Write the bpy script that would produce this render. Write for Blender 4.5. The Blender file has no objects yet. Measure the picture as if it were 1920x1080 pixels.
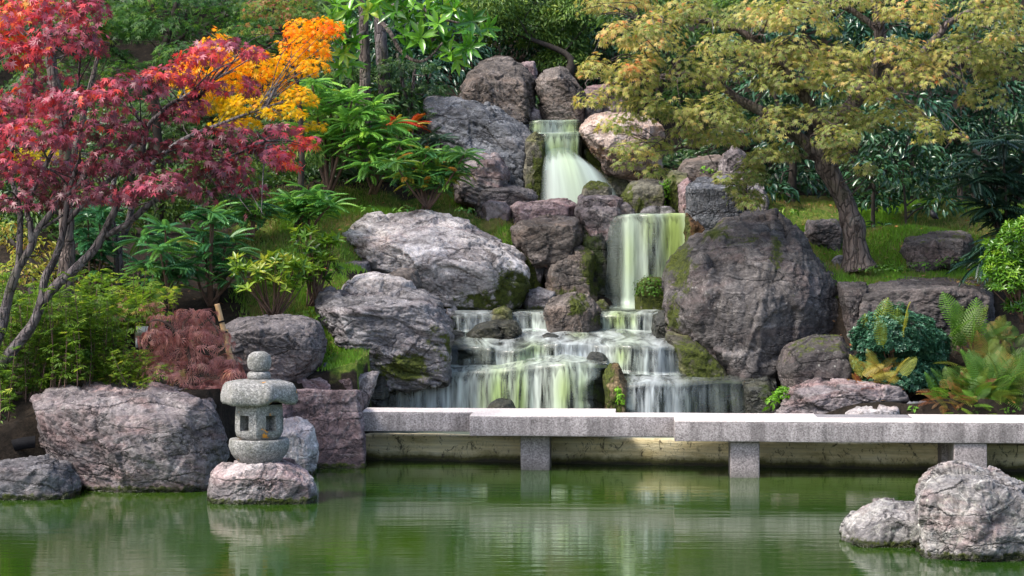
import bpy, bmesh, math, random
import numpy as np
from mathutils import Vector

# ------------------------------------------------------------------ basics
F, HC, HY = 4100.0, 2.77, 440.0          # focal length in pixels (1920 wide), eye height over the water, horizon row
rng = np.random.default_rng(7)
random.seed(7)
scene = bpy.context.scene
col = scene.collection

def at(px, py, Y):
    return np.array([(px - 960.0) * Y / F, Y, HC - (py - HY) * Y / F])

def zat(py, Y):
    return HC - (py - HY) * Y / F

def nrm(a):
    return a / np.maximum(np.linalg.norm(a, axis=-1, keepdims=True), 1e-9)

# ------------------------------------------------------------------ noise
def _h(ix, iy, iz, s):
    with np.errstate(over='ignore'):
        h = (ix.astype(np.uint32) * np.uint32(374761393) + iy.astype(np.uint32) * np.uint32(668265263)
             + iz.astype(np.uint32) * np.uint32(2147483647) + np.uint32((s * 974711 + 12345) & 0xffffffff))
        h = (h ^ (h >> np.uint32(13))) * np.uint32(1274126177)
        h = (h ^ (h >> np.uint32(16))) * np.uint32(2246822519)
        h = h ^ (h >> np.uint32(15))
    return (h & np.uint32(0xffffff)).astype(np.float64) / 16777216.0

def vnoise(P, s=0):
    I = np.floor(P).astype(np.int64); f = P - I
    u = f * f * f * (f * (f * 6 - 15) + 10)
    r = 0
    for dx in (0, 1):
        for dy in (0, 1):
            for dz in (0, 1):
                w = (u[:, 0] if dx else 1 - u[:, 0]) * (u[:, 1] if dy else 1 - u[:, 1]) * (u[:, 2] if dz else 1 - u[:, 2])
                r = r + w * _h(I[:, 0] + dx, I[:, 1] + dy, I[:, 2] + dz, s)
    return r * 2 - 1

def fbm(P, o=4, s=0, g=0.5):
    r = 0; a = 1.0; t = 0.0; P = np.asarray(P, float)
    for i in range(o):
        r = r + a * vnoise(P * (2.03 ** i) + 17.3 * i, s + i); t += a; a *= g
    return r / t

def worley(P, s=0):
    I = np.floor(P).astype(np.int64)
    n = len(P)
    F1 = np.full(n, 9.0); F2 = np.full(n, 9.0)
    C = np.zeros((n, 3)); R = np.zeros((n, 3))
    for dx in (-1, 0, 1):
        for dy in (-1, 0, 1):
            for dz in (-1, 0, 1):
                J = I + np.array([dx, dy, dz])
                c = J + np.stack([_h(J[:, 0], J[:, 1], J[:, 2], s + k) for k in (11, 12, 13)], 1)
                d = np.linalg.norm(P - c, axis=1)
                m = d < F1
                F2 = np.where(m, F1, np.minimum(F2, d))
                F1 = np.where(m, d, F1)
                C[m] = c[m]
                Jm = J[m]
                R[m] = np.stack([_h(Jm[:, 0], Jm[:, 1], Jm[:, 2], s + k) for k in (21, 22, 23)], 1) * 2 - 1
    return F1, F2, C, R

# ------------------------------------------------------------------ mesh and object helpers
def make_mesh(name, V, Fc, attrs=None, smooth=True):
    V = np.asarray(V, np.float32)
    me = bpy.data.meshes.new(name)
    if isinstance(Fc, np.ndarray):
        k = Fc.shape[1]; n = len(Fc)
        me.vertices.add(len(V)); me.vertices.foreach_set('co', V.ravel())
        me.loops.add(n * k); me.loops.foreach_set('vertex_index', Fc.astype(np.int32).ravel())
        me.polygons.add(n); me.polygons.foreach_set('loop_start', np.arange(0, n * k, k, dtype=np.int32))
        me.update(calc_edges=True)
    else:
        me.from_pydata([tuple(v) for v in V], [], [tuple(f) for f in Fc])
        me.update()
    for a, val in (attrs or {}).items():
        at_ = me.attributes.new(a, 'FLOAT', 'POINT')
        at_.data.foreach_set('value', np.asarray(val, np.float32))
    if smooth:
        me.polygons.foreach_set('use_smooth', np.ones(len(me.polygons), bool))
    return me

ROOT = {}
def tag(o, label=None, cat=None, group=None, kind=None):
    if label: o['label'] = label
    if cat: o['category'] = cat
    if group: o['group'] = group
    if kind: o['kind'] = kind
    return o

def thing(name, label, cat, loc, group=None):
    o = bpy.data.objects.new(name, None); o.empty_display_size = 0.1
    col.objects.link(o); o.location = tuple(float(v) for v in loc)
    ROOT[o.name] = np.array(loc, float)
    return tag(o, label, cat, group)

def put(name, V, Fc, mat, parent=None, loc=None, attrs=None, smooth=True):
    V = np.asarray(V, float)
    if parent is not None:
        L = ROOT[parent.name]
    else:
        if loc is None:
            lo, hi = V.min(0), V.max(0); L = np.array([(lo[0] + hi[0]) / 2, (lo[1] + hi[1]) / 2, lo[2]])
        else:
            L = np.array(loc, float)
    me = make_mesh(name, V - L, Fc, attrs, smooth)
    me.materials.append(mat)
    o = bpy.data.objects.new(name, me); col.objects.link(o)
    ROOT[o.name] = L
    if parent is not None: o.parent = parent
    else: o.location = tuple(L)
    return o

class MB:
    """collects pieces into one mesh"""
    def __init__(s): s.V = []; s.F = []; s.n = 0; s.A = {}
    def add(s, V, Fs, **attrs):
        V = np.asarray(V, float)
        Fs = np.asarray(Fs)
        if Fs.shape[1] == 4: Fs = np.concatenate([Fs[:, [0, 1, 2]], Fs[:, [0, 2, 3]]])
        s.V.append(V); s.F.append(Fs + s.n); s.n += len(V)
        for k, v in attrs.items():
            s.A.setdefault(k, []).append(np.broadcast_to(v, (len(V),)))
    def put(s, name, mat, parent=None, loc=None, smooth=True):
        A = {k: np.concatenate(v) for k, v in s.A.items()}
        return put(name, np.concatenate(s.V), np.concatenate(s.F), mat, parent, loc, A, smooth)

def spline(pts, k=6):
    P = np.array(pts, float)
    if len(P) < 3: 
        t = np.linspace(0, 1, k + 1)[:, None]; return P[0] * (1 - t) + P[1] * t
    Q = np.vstack([2 * P[0] - P[1], P, 2 * P[-1] - P[-2]])
    out = []
    for i in range(1, len(Q) - 2):
        p0, p1, p2, p3 = Q[i - 1:i + 3]
        for t in np.linspace(0, 1, k, endpoint=False):
            out.append(.5 * ((2 * p1) + (-p0 + p2) * t + (2 * p0 - 5 * p1 + 4 * p2 - p3) * t * t + (-p0 + 3 * p1 - 3 * p2 + p3) * t ** 3))
    out.append(P[-1])
    return np.array(out)

def tube(mb, pts, r0, r1, seg=8, k=6, wob=0.0, flare=0.0, **attrs):
    P = spline(pts, k)
    n = len(P)
    t = np.linspace(0, 1, n)
    R = r0 + (r1 - r0) * t
    if flare: R = R + flare * np.exp(-t * n / 3.0)
    T = nrm(np.gradient(P, axis=0))
    ref = np.array([0, 1.0, 0.13]) if abs(T[:, 1].mean()) < .8 else np.array([1.0, 0, 0])
    A = nrm(np.cross(T, ref)); B = np.cross(T, A)
    th = np.arange(seg) * 2 * math.pi / seg
    ring = P[:, None, :] + R[:, None, None] * (np.cos(th)[None, :, None] * A[:, None, :] + np.sin(th)[None, :, None] * B[:, None, :])
    V = ring.reshape(-1, 3)
    if wob:
        V = V + (nrm(V - np.repeat(P, seg, 0)) * (fbm(V * 6 / max(r0 * 8, .3), 3, 5) * wob * np.repeat(R, seg))[:, None])
    i = np.arange(n - 1)[:, None] * seg; j = np.arange(seg)[None, :]
    jn = (j + 1) % seg
    Fq = np.stack([i + j, i + jn, i + seg + jn, i + seg + j], -1).reshape(-1, 4)
    Fq = np.concatenate([Fq[:, [0, 1, 2]], Fq[:, [0, 2, 3]]])
    c0 = len(V); V = np.vstack([V, P[0], P[-1]])
    jj = np.arange(seg)
    caps = np.vstack([np.stack([np.full(seg, c0), (jj + 1) % seg, jj], 1),
                      np.stack([np.full(seg, c0 + 1), (n - 1) * seg + jj, (n - 1) * seg + (jj + 1) % seg], 1)])
    mb.add(V, np.vstack([Fq, caps]), **attrs)
    return P

# ------------------------------------------------------------------ material helpers
def mat(name):
    m = bpy.data.materials.new(name); m.use_nodes = True
    nt = m.node_tree; nt.nodes.clear()
    return m, nt
class N:
    """tiny node-building helper"""
    def __init__(s, nt): s.nt = nt
    def n(s, typ, inp=None, **props):
        nd = s.nt.nodes.new(typ)
        for k, v in props.items(): setattr(nd, k, v)
        for k, v in (inp or {}).items():
            if hasattr(v, 'is_output'): s.nt.links.new(v, nd.inputs[k])
            else: nd.inputs[k].default_value = v
        return nd
    def noise(s, vec, scale, detail=4, rough=.55, dist=0.0):
        return s.n('ShaderNodeTexNoise', {'Vector': vec, 'Scale': scale, 'Detail': detail, 'Roughness': rough, 'Distortion': dist}).outputs[0]
    def math(s, op, a, b=0.0, clamp=False):
        return s.n('ShaderNodeMath', {0: a, 1: b}, operation=op, use_clamp=clamp).outputs[0]
    def ramp(s, fac, stops, interp='LINEAR'):
        nd = s.n('ShaderNodeValToRGB', {'Fac': fac}); cr = nd.color_ramp; cr.interpolation = interp
        while len(cr.elements) > 1: cr.elements.remove(cr.elements[-1])
        for i, (p, c) in enumerate(stops):
            e = cr.elements[0] if i == 0 else cr.elements.new(p)
            e.position = p
            if not hasattr(c, '__len__'): c = (c, c, c)
            e.color = (*c[:3], 1)
        return nd.outputs[0]
    def mix(s, fac, a, b, mode='MIX'):
        nd = s.n('ShaderNodeMix', data_type='RGBA', blend_type=mode)
        for idx, v in ((0, fac), (6, a), (7, b)):
            if hasattr(v, 'is_output'): s.nt.links.new(v, nd.inputs[idx])
            elif idx == 0: nd.inputs[0].default_value = v
            else: nd.inputs[idx].default_value = (*v[:3], 1)
        return nd.outputs[2]
    def attr(s, name): return s.n('ShaderNodeAttribute', attribute_name=name).outputs['Fac']
    def coords(s, rnd=True):
        tc = s.n('ShaderNodeTexCoord').outputs['Object']
        if not rnd: return tc
        r = s.n('ShaderNodeObjectInfo').outputs['Random']
        off = s.math('MULTIPLY', r, 60.0)
        cmb = s.n('ShaderNodeCombineXYZ', {0: off, 1: off, 2: off}).outputs[0]
        return s.n('ShaderNodeVectorMath', {0: tc, 1: cmb}, operation='ADD').outputs[0]
    def mapping(s, vec, rot=(0, 0, 0), scale=(1, 1, 1)):
        return s.n('ShaderNodeMapping', {'Vector': vec, 'Rotation': rot, 'Scale': scale}).outputs[0]
    def out(s, sh, disp=None):
        o = s.n('ShaderNodeOutputMaterial'); s.nt.links.new(sh, o.inputs['Surface'])

def rock_mat(name, dark, mid, light, accent=(.3, .17, .14), acc=.35, lichen=.3, rot=(0, .6, 0), streak=.5, wetall=0.0, mosscol=((.012, .018, .004), (.085, .105, .012)), bump=.6, spot=(.5, .48, .44)):
    k = .80
    dark = [x * k * .8 for x in dark]; mid = [x * k for x in mid]; light = [x * k * 1.12 for x in light]
    m, nt = mat(name); g = N(nt)
    v = g.coords()
    warp = g.n('ShaderNodeVectorMath', {0: v, 1: g.n('ShaderNodeTexNoise', {'Vector': v, 'Scale': 1.1, 'Detail': 3}).outputs[1]}, operation='ADD').outputs[0]
    n1 = g.noise(warp, 1.5, 8, .68)
    c = g.ramp(n1, [(.36, dark), (.47, mid), (.60, light)])
    sv = g.mapping(warp, rot, (1.0, 1.0, 7.0))
    n2 = g.noise(sv, 1.6, 7, .65, .6)
    c = g.mix(streak, c, g.ramp(n2, [(.32, [x * .35 for x in dark]), (.46, mid), (.54, [x * .7 for x in mid]), (.62, light), (.78, [min(x * 1.35, .85) for x in light])]))
    # rust / pink accent bands
    n3 = g.noise(g.mapping(v, rot, (.8, .8, 2.2)), 1.0, 5, .6, 1.0)
    fa = g.math('MULTIPLY', g.ramp(n3, [(.50, 0.0), (.66, 1.0)]), acc)
    c = g.mix(fa, c, accent)
    # fine grain
    n4 = g.noise(v, 38, 6, .75)
    c = g.mix(.8, c, g.ramp(n4, [(.28, .25), (.5, 1.0), (.75, 1.55)]), 'MULTIPLY')
    n4b = g.noise(warp, 9, 6, .7)
    c = g.mix(.7, c, g.ramp(n4b, [(.3, .45), (.5, 1.0), (.7, 1.45)]), 'MULTIPLY')
    # thin quartz veins
    vv = g.math('ABSOLUTE', g.math('SUBTRACT', g.noise(g.mapping(v, rot, (1, 1, 2)), 1.7, 3, .5, 1.4), .5))
    c = g.mix(g.math('MULTIPLY', g.ramp(vv, [(.0, 1.0), (.007, 0.0)]), .35), c, [min(x * 1.7, .8) for x in light])
    # lichen spots
    if lichen > 0:
        vo = g.n('ShaderNodeTexVoronoi', {'Vector': v, 'Scale': 13.0, 'Randomness': 1.0}).outputs['Distance']
        ln = g.noise(v, 2.2, 3, .5); lf = g.noise(v, 30, 3, .7)
        lm = g.math('MULTIPLY', g.ramp(g.math('ADD', vo, g.math('MULTIPLY', lf, .35)), [(.30, 1.0), (.38, 0.0)]), g.ramp(ln, [(.5, 0.0), (.6, 1.0)]))
        c = g.mix(g.math('MULTIPLY', lm, lichen), c, spot)
        bl = g.ramp(g.noise(v, 5.5, 8, .8), [(.56, 0.0), (.66, 1.0)])
        c = g.mix(g.math('MULTIPLY', bl, lichen * .6), c, [x * .8 for x in spot])
    # fissures
    wv = g.n('ShaderNodeVectorMath', {0: g.mapping(v, rot, (.75, .75, 2.9)), 1: g.n('ShaderNodeVectorMath', {0: g.n('ShaderNodeTexNoise', {'Vector': v, 'Scale': 3.0, 'Detail': 5, 'Roughness': .7}).outputs[1], 1: (.42, .42, .42)}, operation='MULTIPLY').outputs[0]}, operation='ADD').outputs[0]
    f1 = g.n('ShaderNodeTexVoronoi', {'Vector': wv, 'Scale': 1.5}, feature='DISTANCE_TO_EDGE').outputs[0]
    f2 = g.n('ShaderNodeTexVoronoi', {'Vector': wv, 'Scale': 4.7}, feature='DISTANCE_TO_EDGE').outputs[0]
    mk1 = g.ramp(g.noise(v, 1.3, 3, .6), [(.42, 0.0), (.56, 1.0)]); mk2 = g.ramp(g.noise(v, 2.1, 4, .6), [(.50, 0.0), (.62, 1.0)])
    fis = g.math('MAXIMUM', g.math('MULTIPLY', g.ramp(f1, [(.0, 1.0), (.022, .35), (.05, 0.0)]), mk1), g.math('MULTIPLY', g.ramp(f2, [(.0, .9), (.03, .3), (.07, 0.0)]), mk2))
    c = g.mix(g.math('MULTIPLY', fis, .85), c, [x * .2 for x in dark])
    # facet to facet tone changes
    vc = g.n('ShaderNodeSeparateColor', {0: g.n('ShaderNodeTexVoronoi', {'Vector': wv, 'Scale': 1.5}).outputs['Color']}).outputs[0]
    vc2 = g.n('ShaderNodeSeparateColor', {0: g.n('ShaderNodeTexVoronoi', {'Vector': wv, 'Scale': 4.7}).outputs['Color']}).outputs[0]
    c = g.mix(1.0, c, g.ramp(g.math('ADD', g.math('MULTIPLY', vc, .7), g.math('MULTIPLY', vc2, .3)), [(.15, .72), (.85, 1.25)]), 'MULTIPLY')
    cr = g.attr('crack')
    c = g.mix(g.math('MULTIPLY', cr, .82), c, [x * .18 for x in dark])
    # moss
    ms = g.attr('moss')
    mn = g.noise(v, 6, 6, .75)
    mm = g.ramp(g.math('ADD', g.math('MULTIPLY', ms, 1.25), g.math('MULTIPLY', g.math('SUBTRACT', mn, .5), 2.6)), [(.40, 0.0), (.72, 1.0)])
    mc = g.ramp(g.noise(v, 24, 5, .8), [(.35, mosscol[0]), (.65, mosscol[1])])
    c = g.mix(mm, c, mc)
    wet = g.attr('wet')
    if wetall: wet = g.math('ADD', wet, wetall, True)
    c = g.mix(wet, c, g.mix(1.0, c, (.30, .29, .27), 'MULTIPLY'))
    rgh = g.math('SUBTRACT', .88, g.math('MULTIPLY', wet, .66))
    # bump
    h = g.math('ADD', g.math('MULTIPLY', n2, .55), g.math('MULTIPLY', n4b, .5))
    h = g.math('ADD', h, g.math('MULTIPLY', n4, .16))
    h = g.math('ADD', h, g.math('MULTIPLY', g.math('ADD', vc, g.math('MULTIPLY', vc2, .3)), .30))
    h = g.math('SUBTRACT', h, g.math('MULTIPLY', fis, .7))
    h = g.math('ADD', h, g.math('MULTIPLY', mm, g.math('MULTIPLY', g.noise(v, 45, 3, .7), .5)))
    b = g.n('ShaderNodeBump', {'Height': h, 'Strength': bump, 'Distance': .07}).outputs[0]
    p = g.n('ShaderNodeBsdfPrincipled', {'Base Color': c, 'Roughness': rgh, 'Normal': b, 'Specular IOR Level': .35})
    g.out(p.outputs[0])
    return m

def leaf_mat(name, stops, tipcol=None, tipf=.0, rough=.45, trans=.35, spec=.4, backc=None):
    m, nt = mat(name); g = N(nt)
    t = g.attr('tint')
    c = g.ramp(t, stops)
    if tipcol is not None:
        tp = g.math('MULTIPLY', g.math('POWER', g.attr('tip'), 2.0), tipf)
        c = g.mix(tp, c, tipcol)
    v = g.coords(False)
    c = g.mix(.5, c, g.ramp(g.noise(v, 30, 2, .5), [(.3, .7), (.7, 1.3)]), 'MULTIPLY')
    p = g.n('ShaderNodeBsdfPrincipled', {'Base Color': c, 'Roughness': rough, 'Specular IOR Level': spec})
    tr = g.n('ShaderNodeBsdfTranslucent', {'Color': g.mix(1.0, c, (1.7, 1.6, 1.15), 'MULTIPLY')})
    mx = g.n('ShaderNodeMixShader', {0: trans, 1: p.outputs[0], 2: tr.outputs[0]})
    g.out(mx.outputs[0])
    return m

def bark_mat(name, c1, c2, lich=(.3, .3, .26)):
    m, nt = mat(name); g = N(nt)
    v = g.coords()
    w = g.n('ShaderNodeVectorMath', {0: g.mapping(v, (0, 0, 0), (1, 1, .22)), 1: g.n('ShaderNodeVectorMath', {0: g.n('ShaderNodeTexNoise', {'Vector': v, 'Scale': 5.0, 'Detail': 4}).outputs[1], 1: (.12, .12, .12)}, operation='MULTIPLY').outputs[0]}, operation='ADD').outputs[0]
    vo = g.n('ShaderNodeTexVoronoi', {'Vector': w, 'Scale': 14.0}, feature='DISTANCE_TO_EDGE').outputs[0]
    n = g.noise(w, 9, 6, .7)
    c = g.ramp(n, [(.32, c1), (.62, c2)])
    c = g.mix(g.ramp(vo, [(.0, .75), (.12, 0.0)]), c, [x * .3 for x in c1])
    c = g.mix(g.ramp(g.noise(v, 4.0, 5, .7), [(.54, 0.0), (.66, .45)]), c, lich)
    c = g.mix(g.ramp(g.noise(v, 2.3, 3, .6), [(.55, 0.0), (.7, .5)]), c, (.05, .06, .02))
    h = g.math('ADD', g.math('MULTIPLY', g.math('MINIMUM', vo, .15), 4.0), g.math('MULTIPLY', n, .6))
    b = g.n('ShaderNodeBump', {'Height': h, 'Strength': .9, 'Distance': .03}).outputs[0]
    p = g.n('ShaderNodeBsdfPrincipled', {'Base Color': c, 'Roughness': .9, 'Normal': b, 'Specular IOR Level': .2})
    g.out(p.outputs[0]); return m

def plain_mat(name, c1, c2, scale=8, rough=.7, bump=.3, stretch=(1, 1, 1), detail=5, spec=.4):
    m, nt = mat(name); g = N(nt)
    v = g.mapping(g.coords(), (0, 0, 0), stretch)
    n = g.noise(v, scale, detail, .65)
    c = g.ramp(n, [(.3, c1), (.7, c2)])
    n2 = g.noise(v, scale * 6, 3, .7)
    c = g.mix(.6, c, g.ramp(n2, [(.3, .55), (.7, 1.35)]), 'MULTIPLY')
    b = g.n('ShaderNodeBump', {'Height': g.math('ADD', n, g.math('MULTIPLY', n2, .3)), 'Strength': bump, 'Distance': .03}).outputs[0]
    p = g.n('ShaderNodeBsdfPrincipled', {'Base Color': c, 'Roughness': rough, 'Normal': b, 'Specular IOR Level': spec})
    g.out(p.outputs[0])
    return m

M = {}
M['purple'] = rock_mat('purple_stone', (.075, .062, .068), (.20, .17, .175), (.33, .295, .29), (.36, .20, .18), .45, .35, (.5, .75, 0), .55)
M['grey'] = rock_mat('grey_stone', (.07, .066, .072), (.19, .18, .19), (.34, .325, .33), (.30, .20, .19), .25, .2, (.2, .18, 0), .6)
M['dark'] = rock_mat('dark_stone', (.035, .031, .032), (.095, .083, .08), (.17, .15, .145), (.17, .10, .085), .35, .15, (.1, 1.3, 0), .55)  # tone lowered further for the shade on the right bank
M['pale'] = rock_mat('pale_stone', (.16, .135, .14), (.46, .42, .415), (.76, .71, .69), (.46, .32, .28), .5, .3, (.4, .5, 0), .55)
M['blue'] = rock_mat('slate_blue_stone', (.05, .053, .062), (.13, .137, .155), (.26, .27, .29), (.2, .15, .13), .2, .12, (.3, .7, 0), .6)
M['tan'] = rock_mat('tan_stone', (.14, .09, .07), (.46, .33, .27), (.62, .52, .47), (.55, .25, .08), .6, .1, (.2, 1.0, 0), .5)
M['pink'] = rock_mat('pink_stone', (.10, .07, .072), (.235, .165, .17), (.38, .30, .295), (.34, .19, .18), .5, .45, (.1, .2, 0), .4)
M['brown'] = rock_mat('brown_stone', (.05, .042, .038), (.13, .11, .098), (.24, .205, .185), (.24, .15, .10), .3, .2, (.3, 1.1, 0), .5)
M['wet'] = rock_mat('wet_stone', (.03, .032, .03), (.09, .095, .085), (.16, .17, .15), (.13, .12, .03), .4, .0, (0, 1.57, 0), .5, wetall=.75, mosscol=((.02, .04, .005), (.10, .15, .015)), bump=.8)
M['mossy'] = rock_mat('mossy_stone', (.05, .045, .035), (.13, .12, .09), (.22, .21, .16), (.16, .17, .03), .6, .15, (0, .5, 0), .4)
M['bigdark'] = rock_mat('weathered_dark_stone', (.042, .038, .038), (.108, .098, .096), (.19, .174, .168), (.145, .095, .088), .4, .2, (0, 1.35, 0), .6)  # boulder colour darkened to carry the shade of the right side
M['dark2'] = rock_mat('charcoal_stone', (.055, .05, .053), (.14, .125, .128), (.245, .22, .22), (.22, .15, .14), .35, .12, (.4, .4, 0), .45)
M['lichdark'] = rock_mat('lichened_dark_stone', (.032, .029, .029), (.085, .075, .073), (.155, .135, .13), (.15, .10, .09), .3, .6, (.1, .1, 0), .35, spot=(.38, .38, .34))  # right-bank shade taken into this darker stone colour
M['rust'] = rock_mat('rusty_stone', (.03, .018, .01), (.075, .045, .022), (.15, .085, .04), (.20, .085, .02), .5, .0, (0, 1.57, 0), .5)
M['tanmoss'] = rock_mat('tan_mossy_stone', (.08, .055, .025), (.20, .14, .07), (.32, .24, .13), (.24, .15, .06), .4, .05, (0, .3, 0), .3)
M['craggy'] = rock_mat('pale_craggy_stone', (.09, .082, .085), (.30, .28, .275), (.52, .50, .46), (.28, .18, .17), .55, .75, (.9, .5, 0), .6, spot=(.62, .62, .52), bump=.8)
M['lichenrock'] = rock_mat('pond_rock_stone', (.10, .085, .09), (.27, .235, .24), (.48, .44, .43), (.34, .21, .20), .5, .45, (.2, .3, 0), .45)
M['wood'] = bark_mat('bark', (.05, .038, .034), (.17, .135, .12), (.22, .2, .18))
M['bark_grey'] = bark_mat('grey_bark', (.055, .045, .048), (.17, .145, .145), (.28, .27, .26))
M['bark_dark'] = plain_mat('dark_bark', (.02, .016, .014), (.06, .048, .04), 5, .9, .7, (1, 1, .4))
M['twig'] = plain_mat('twig_bark', (.07, .04, .03), (.18, .11, .08), 9, .8, .4, (1, 1, .5))
M['bamboo'] = plain_mat('bamboo_cane', (.42, .24, .10), (.62, .42, .22), 4, .45, .1, (1, 1, .3))
M['black'] = plain_mat('black_plastic', (.006, .006, .007), (.014, .014, .016), 8, .8, .1, spec=.1)
M['white'] = plain_mat('white_plastic', (.6, .6, .6), (.75, .75, .75), 8, .4, .05)
# ------------------------------------------------------------------ rocks
_ico = {}
def ico(l):
    if l not in _ico:
        bm = bmesh.new(); bmesh.ops.create_icosphere(bm, subdivisions=l, radius=1.0)
        V = np.array([v.co[:] for v in bm.verts]); Fs = np.array([[v.index for v in f.verts] for f in bm.faces]); bm.free()
        _ico[l] = (nrm(V), Fs)
    return _ico[l]

def vnormals(V, Fs):
    n = np.cross(V[Fs[:, 1]] - V[Fs[:, 0]], V[Fs[:, 2]] - V[Fs[:, 0]])
    out = np.zeros_like(V)
    for k in range(3):
        for a in range(3):
            out[:, a] += np.bincount(Fs[:, k], n[:, a], len(V))
    return nrm(out)

def hull_planes(P):
    bm = bmesh.new()
    for p in P: bm.verts.new(p)
    bm.verts.ensure_lookup_table()
    r = bmesh.ops.convex_hull(bm, input=bm.verts)
    bm.normal_update()
    pl = []
    for f in bm.faces:
        n = np.array(f.normal[:]); c = np.array(f.calc_center_median()[:])
        if np.linalg.norm(n) < .5: continue
        h = float(n @ c)
        if h < 0: n, h = -n, -h
        if all((n @ q[0]) < .985 or abs(h - q[1]) > .03 for q in pl): pl.append((n, h))
    bm.free()
    return np.array([q[0] for q in pl]), np.array([max(q[1], .05) for q in pl])

def rock(name, label, outline, Y, T, front=None, m='purple', lvl=6, p=26, rough=1.0, moss=(), topmoss=0.0, sink=0.25,
         group=None, wetz=None, seed=None, strata=None, cat='boulder', parent=None, chis=1.0, cuts=7):
    seed = seed if seed is not None else (sum(ord(c) for c in label) * 7 + len(label)) % 9973
    O = np.array([at(o[0], o[1], Y + (o[2] if len(o) > 2 else 0)) for o in outline])
    cen = (O.min(0) + O.max(0)) / 2
    zr = O[:, 2].max() - O[:, 2].min()
    if front is None:
        FR = cen + (O - cen) * np.array([.74, 1, .66]) + np.array([0, -.45 * T, 0])
        FR[:, 2] -= .08 * zr
    else:
        FR = np.array([at(o[0], o[1], Y + o[2]) for o in front])
    BK = cen + (O - cen) * np.array([.82, 1, .8]) + np.array([0, .55 * T, 0]); BK[:, 2] += .04 * zr
    P = np.vstack([O, FR, BK])
    low = P[P[:, 2] < P[:, 2].min() + .22 * zr].copy(); low[:, 2] -= sink
    P = np.vstack([P, low])
    c = (P.min(0) + P.max(0)) / 2
    hs = (P.max(0) - P.min(0)) / 2
    n, h = hull_planes((P - c) / hs)
    rc = np.random.default_rng(seed)
    PV = (P - c) / hs
    en, eh = [], []
    for k in range(cuts):
        q = rc.standard_normal(3); q[1] = -abs(q[1]) * 1.1; q /= np.linalg.norm(q)
        en.append(q); eh.append((PV @ q).max() * rc.uniform(.92, .985))
    if chis > .35: n = np.vstack([n, en]); h = np.concatenate([h, np.maximum(eh, .05)])
    D, Fs = ico(lvl)
    dots = np.maximum(D @ n.T, 0) / h[None, :]
    p = p * 2
    r = 1.0 / np.maximum((dots ** p).sum(1) ** (1.0 / p), 1e-3)
    V = c + D * r[:, None] * hs
    S = float(np.prod(hs[[0, 2]]) ** .5) * 1.0
    so = rng.standard_normal(3) * 0 + np.array([seed * .37 % 31, seed * .73 % 29, seed * .11 % 37])
    nv = vnormals(V, Fs)
    crack = np.zeros(len(V))
    K = chis * rough
    if strata is not None: sdd = nrm(np.array(strata[:3], float))
    else: sdd = nrm(rc.standard_normal(3))
    # broken-off facets: tilted cells, several sizes, stretched along the bedding
    for fr, am, wp in ((1.1, .075, .08), (2.5, .085, .10), (5.5, .085, .12), (12.0, .07, .15)):
        Q = V / S
        Q = (Q + (Q @ sdd)[:, None] * sdd[None] * .9) * fr + so
        Q = Q + wp * np.stack([fbm(Q * 1.3, 2, seed + 1), fbm(Q * 1.3, 2, seed + 2), fbm(Q * 1.3, 2, seed + 3)], 1)
        F1, F2, C, R = worley(Q, seed)
        d = (R * (Q - C)).sum(1) * 1.3 + .12 * R[:, 0]
        e = F2 - F1
        V = V + nv * (d * am * S / fr * K)[:, None]
        if fr < 6:
            mk = np.clip(fbm(V * 1.3 / S + so, 2, seed + 9) * 3 - .05, 0, 1)
            ck = np.exp(-(e / (.012 * fr ** .5)) ** 2) * mk * (1 if fr < 5 else .6)
            crack = np.maximum(crack, ck)
    q = (fbm(V * 1.2 / S + so + 5, 3, seed + 15) * 1.6) * 4
    w = q - np.floor(q)
    V = V + nv * ((np.floor(q) + np.clip((w - .85) / .15, 0, 1)) * .008 * S * K)[:, None]
    crack = np.maximum(crack, .5 * np.exp(-((w - .88) / .04) ** 2))
    if strata is not None:
        sd = nrm(np.array(strata[:3], float)); k = strata[3]
        al = (V @ sd)[:, None] * sd[None]
        wv = V / S + .25 * np.stack([fbm(V * .9 / S + so, 2, seed + 31), fbm(V * .9 / S + so, 2, seed + 32), fbm(V * .9 / S + so, 2, seed + 33)], 1)
        Q = wv * .9 + (wv @ sd)[:, None] * sd[None] * k * .55 + so
        rdg = fbm(Q, 4, seed + 4, .6)
        q = rdg * 4.5; w = q - np.floor(q)
        mk = np.clip(.55 + fbm(V * 1.5 / S + so, 2, seed + 6) * 2, .1, 1)
        V = V + nv * (((np.floor(q) + np.clip((w - .7) / .3, 0, 1)) * .016 + rdg * .03) * S * strata[4] * mk)[:, None]
        crack = np.maximum(crack, np.exp(-((w - .75) / .05) ** 2) * .6 * mk)
    V = V - nv * (crack * .022 * S)[:, None]
    nv2 = vnormals(V, Fs)
    V = V + nv2 * (S * rough * (.010 * fbm(V * 3.2 / S + so, 4, seed + 7) + .009 * (1 - 2 * np.abs(fbm(V * 9 / S + so, 3, seed + 8))) + .004 * fbm(V * 28 / S + so, 2, seed + 18)))[:, None]
    nv3 = vnormals(V, Fs)
    # moss and wet masks
    px = 960 + V[:, 0] * F / V[:, 1]; py = HY + (HC - V[:, 2]) * F / V[:, 1]
    ms = np.zeros(len(V))
    for b in moss:
        x, y, rr = b[:3]; st = b[3] if len(b) > 3 else 1.0; ry_ = b[4] if len(b) > 4 else rr
        ms = np.maximum(ms, st * np.exp(-(((px - x) / rr) ** 2 + ((py - y) / ry_) ** 2)) * 1.3)
    if topmoss: ms = np.maximum(ms, topmoss * np.clip(nv3[:, 2] * 1.6 - .3, 0, 1))
    ms = ms * (.78 + .6 * fbm(V * 4.5 / max(S, .3), 3, seed + 50))
    wet = np.zeros(len(V))
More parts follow.
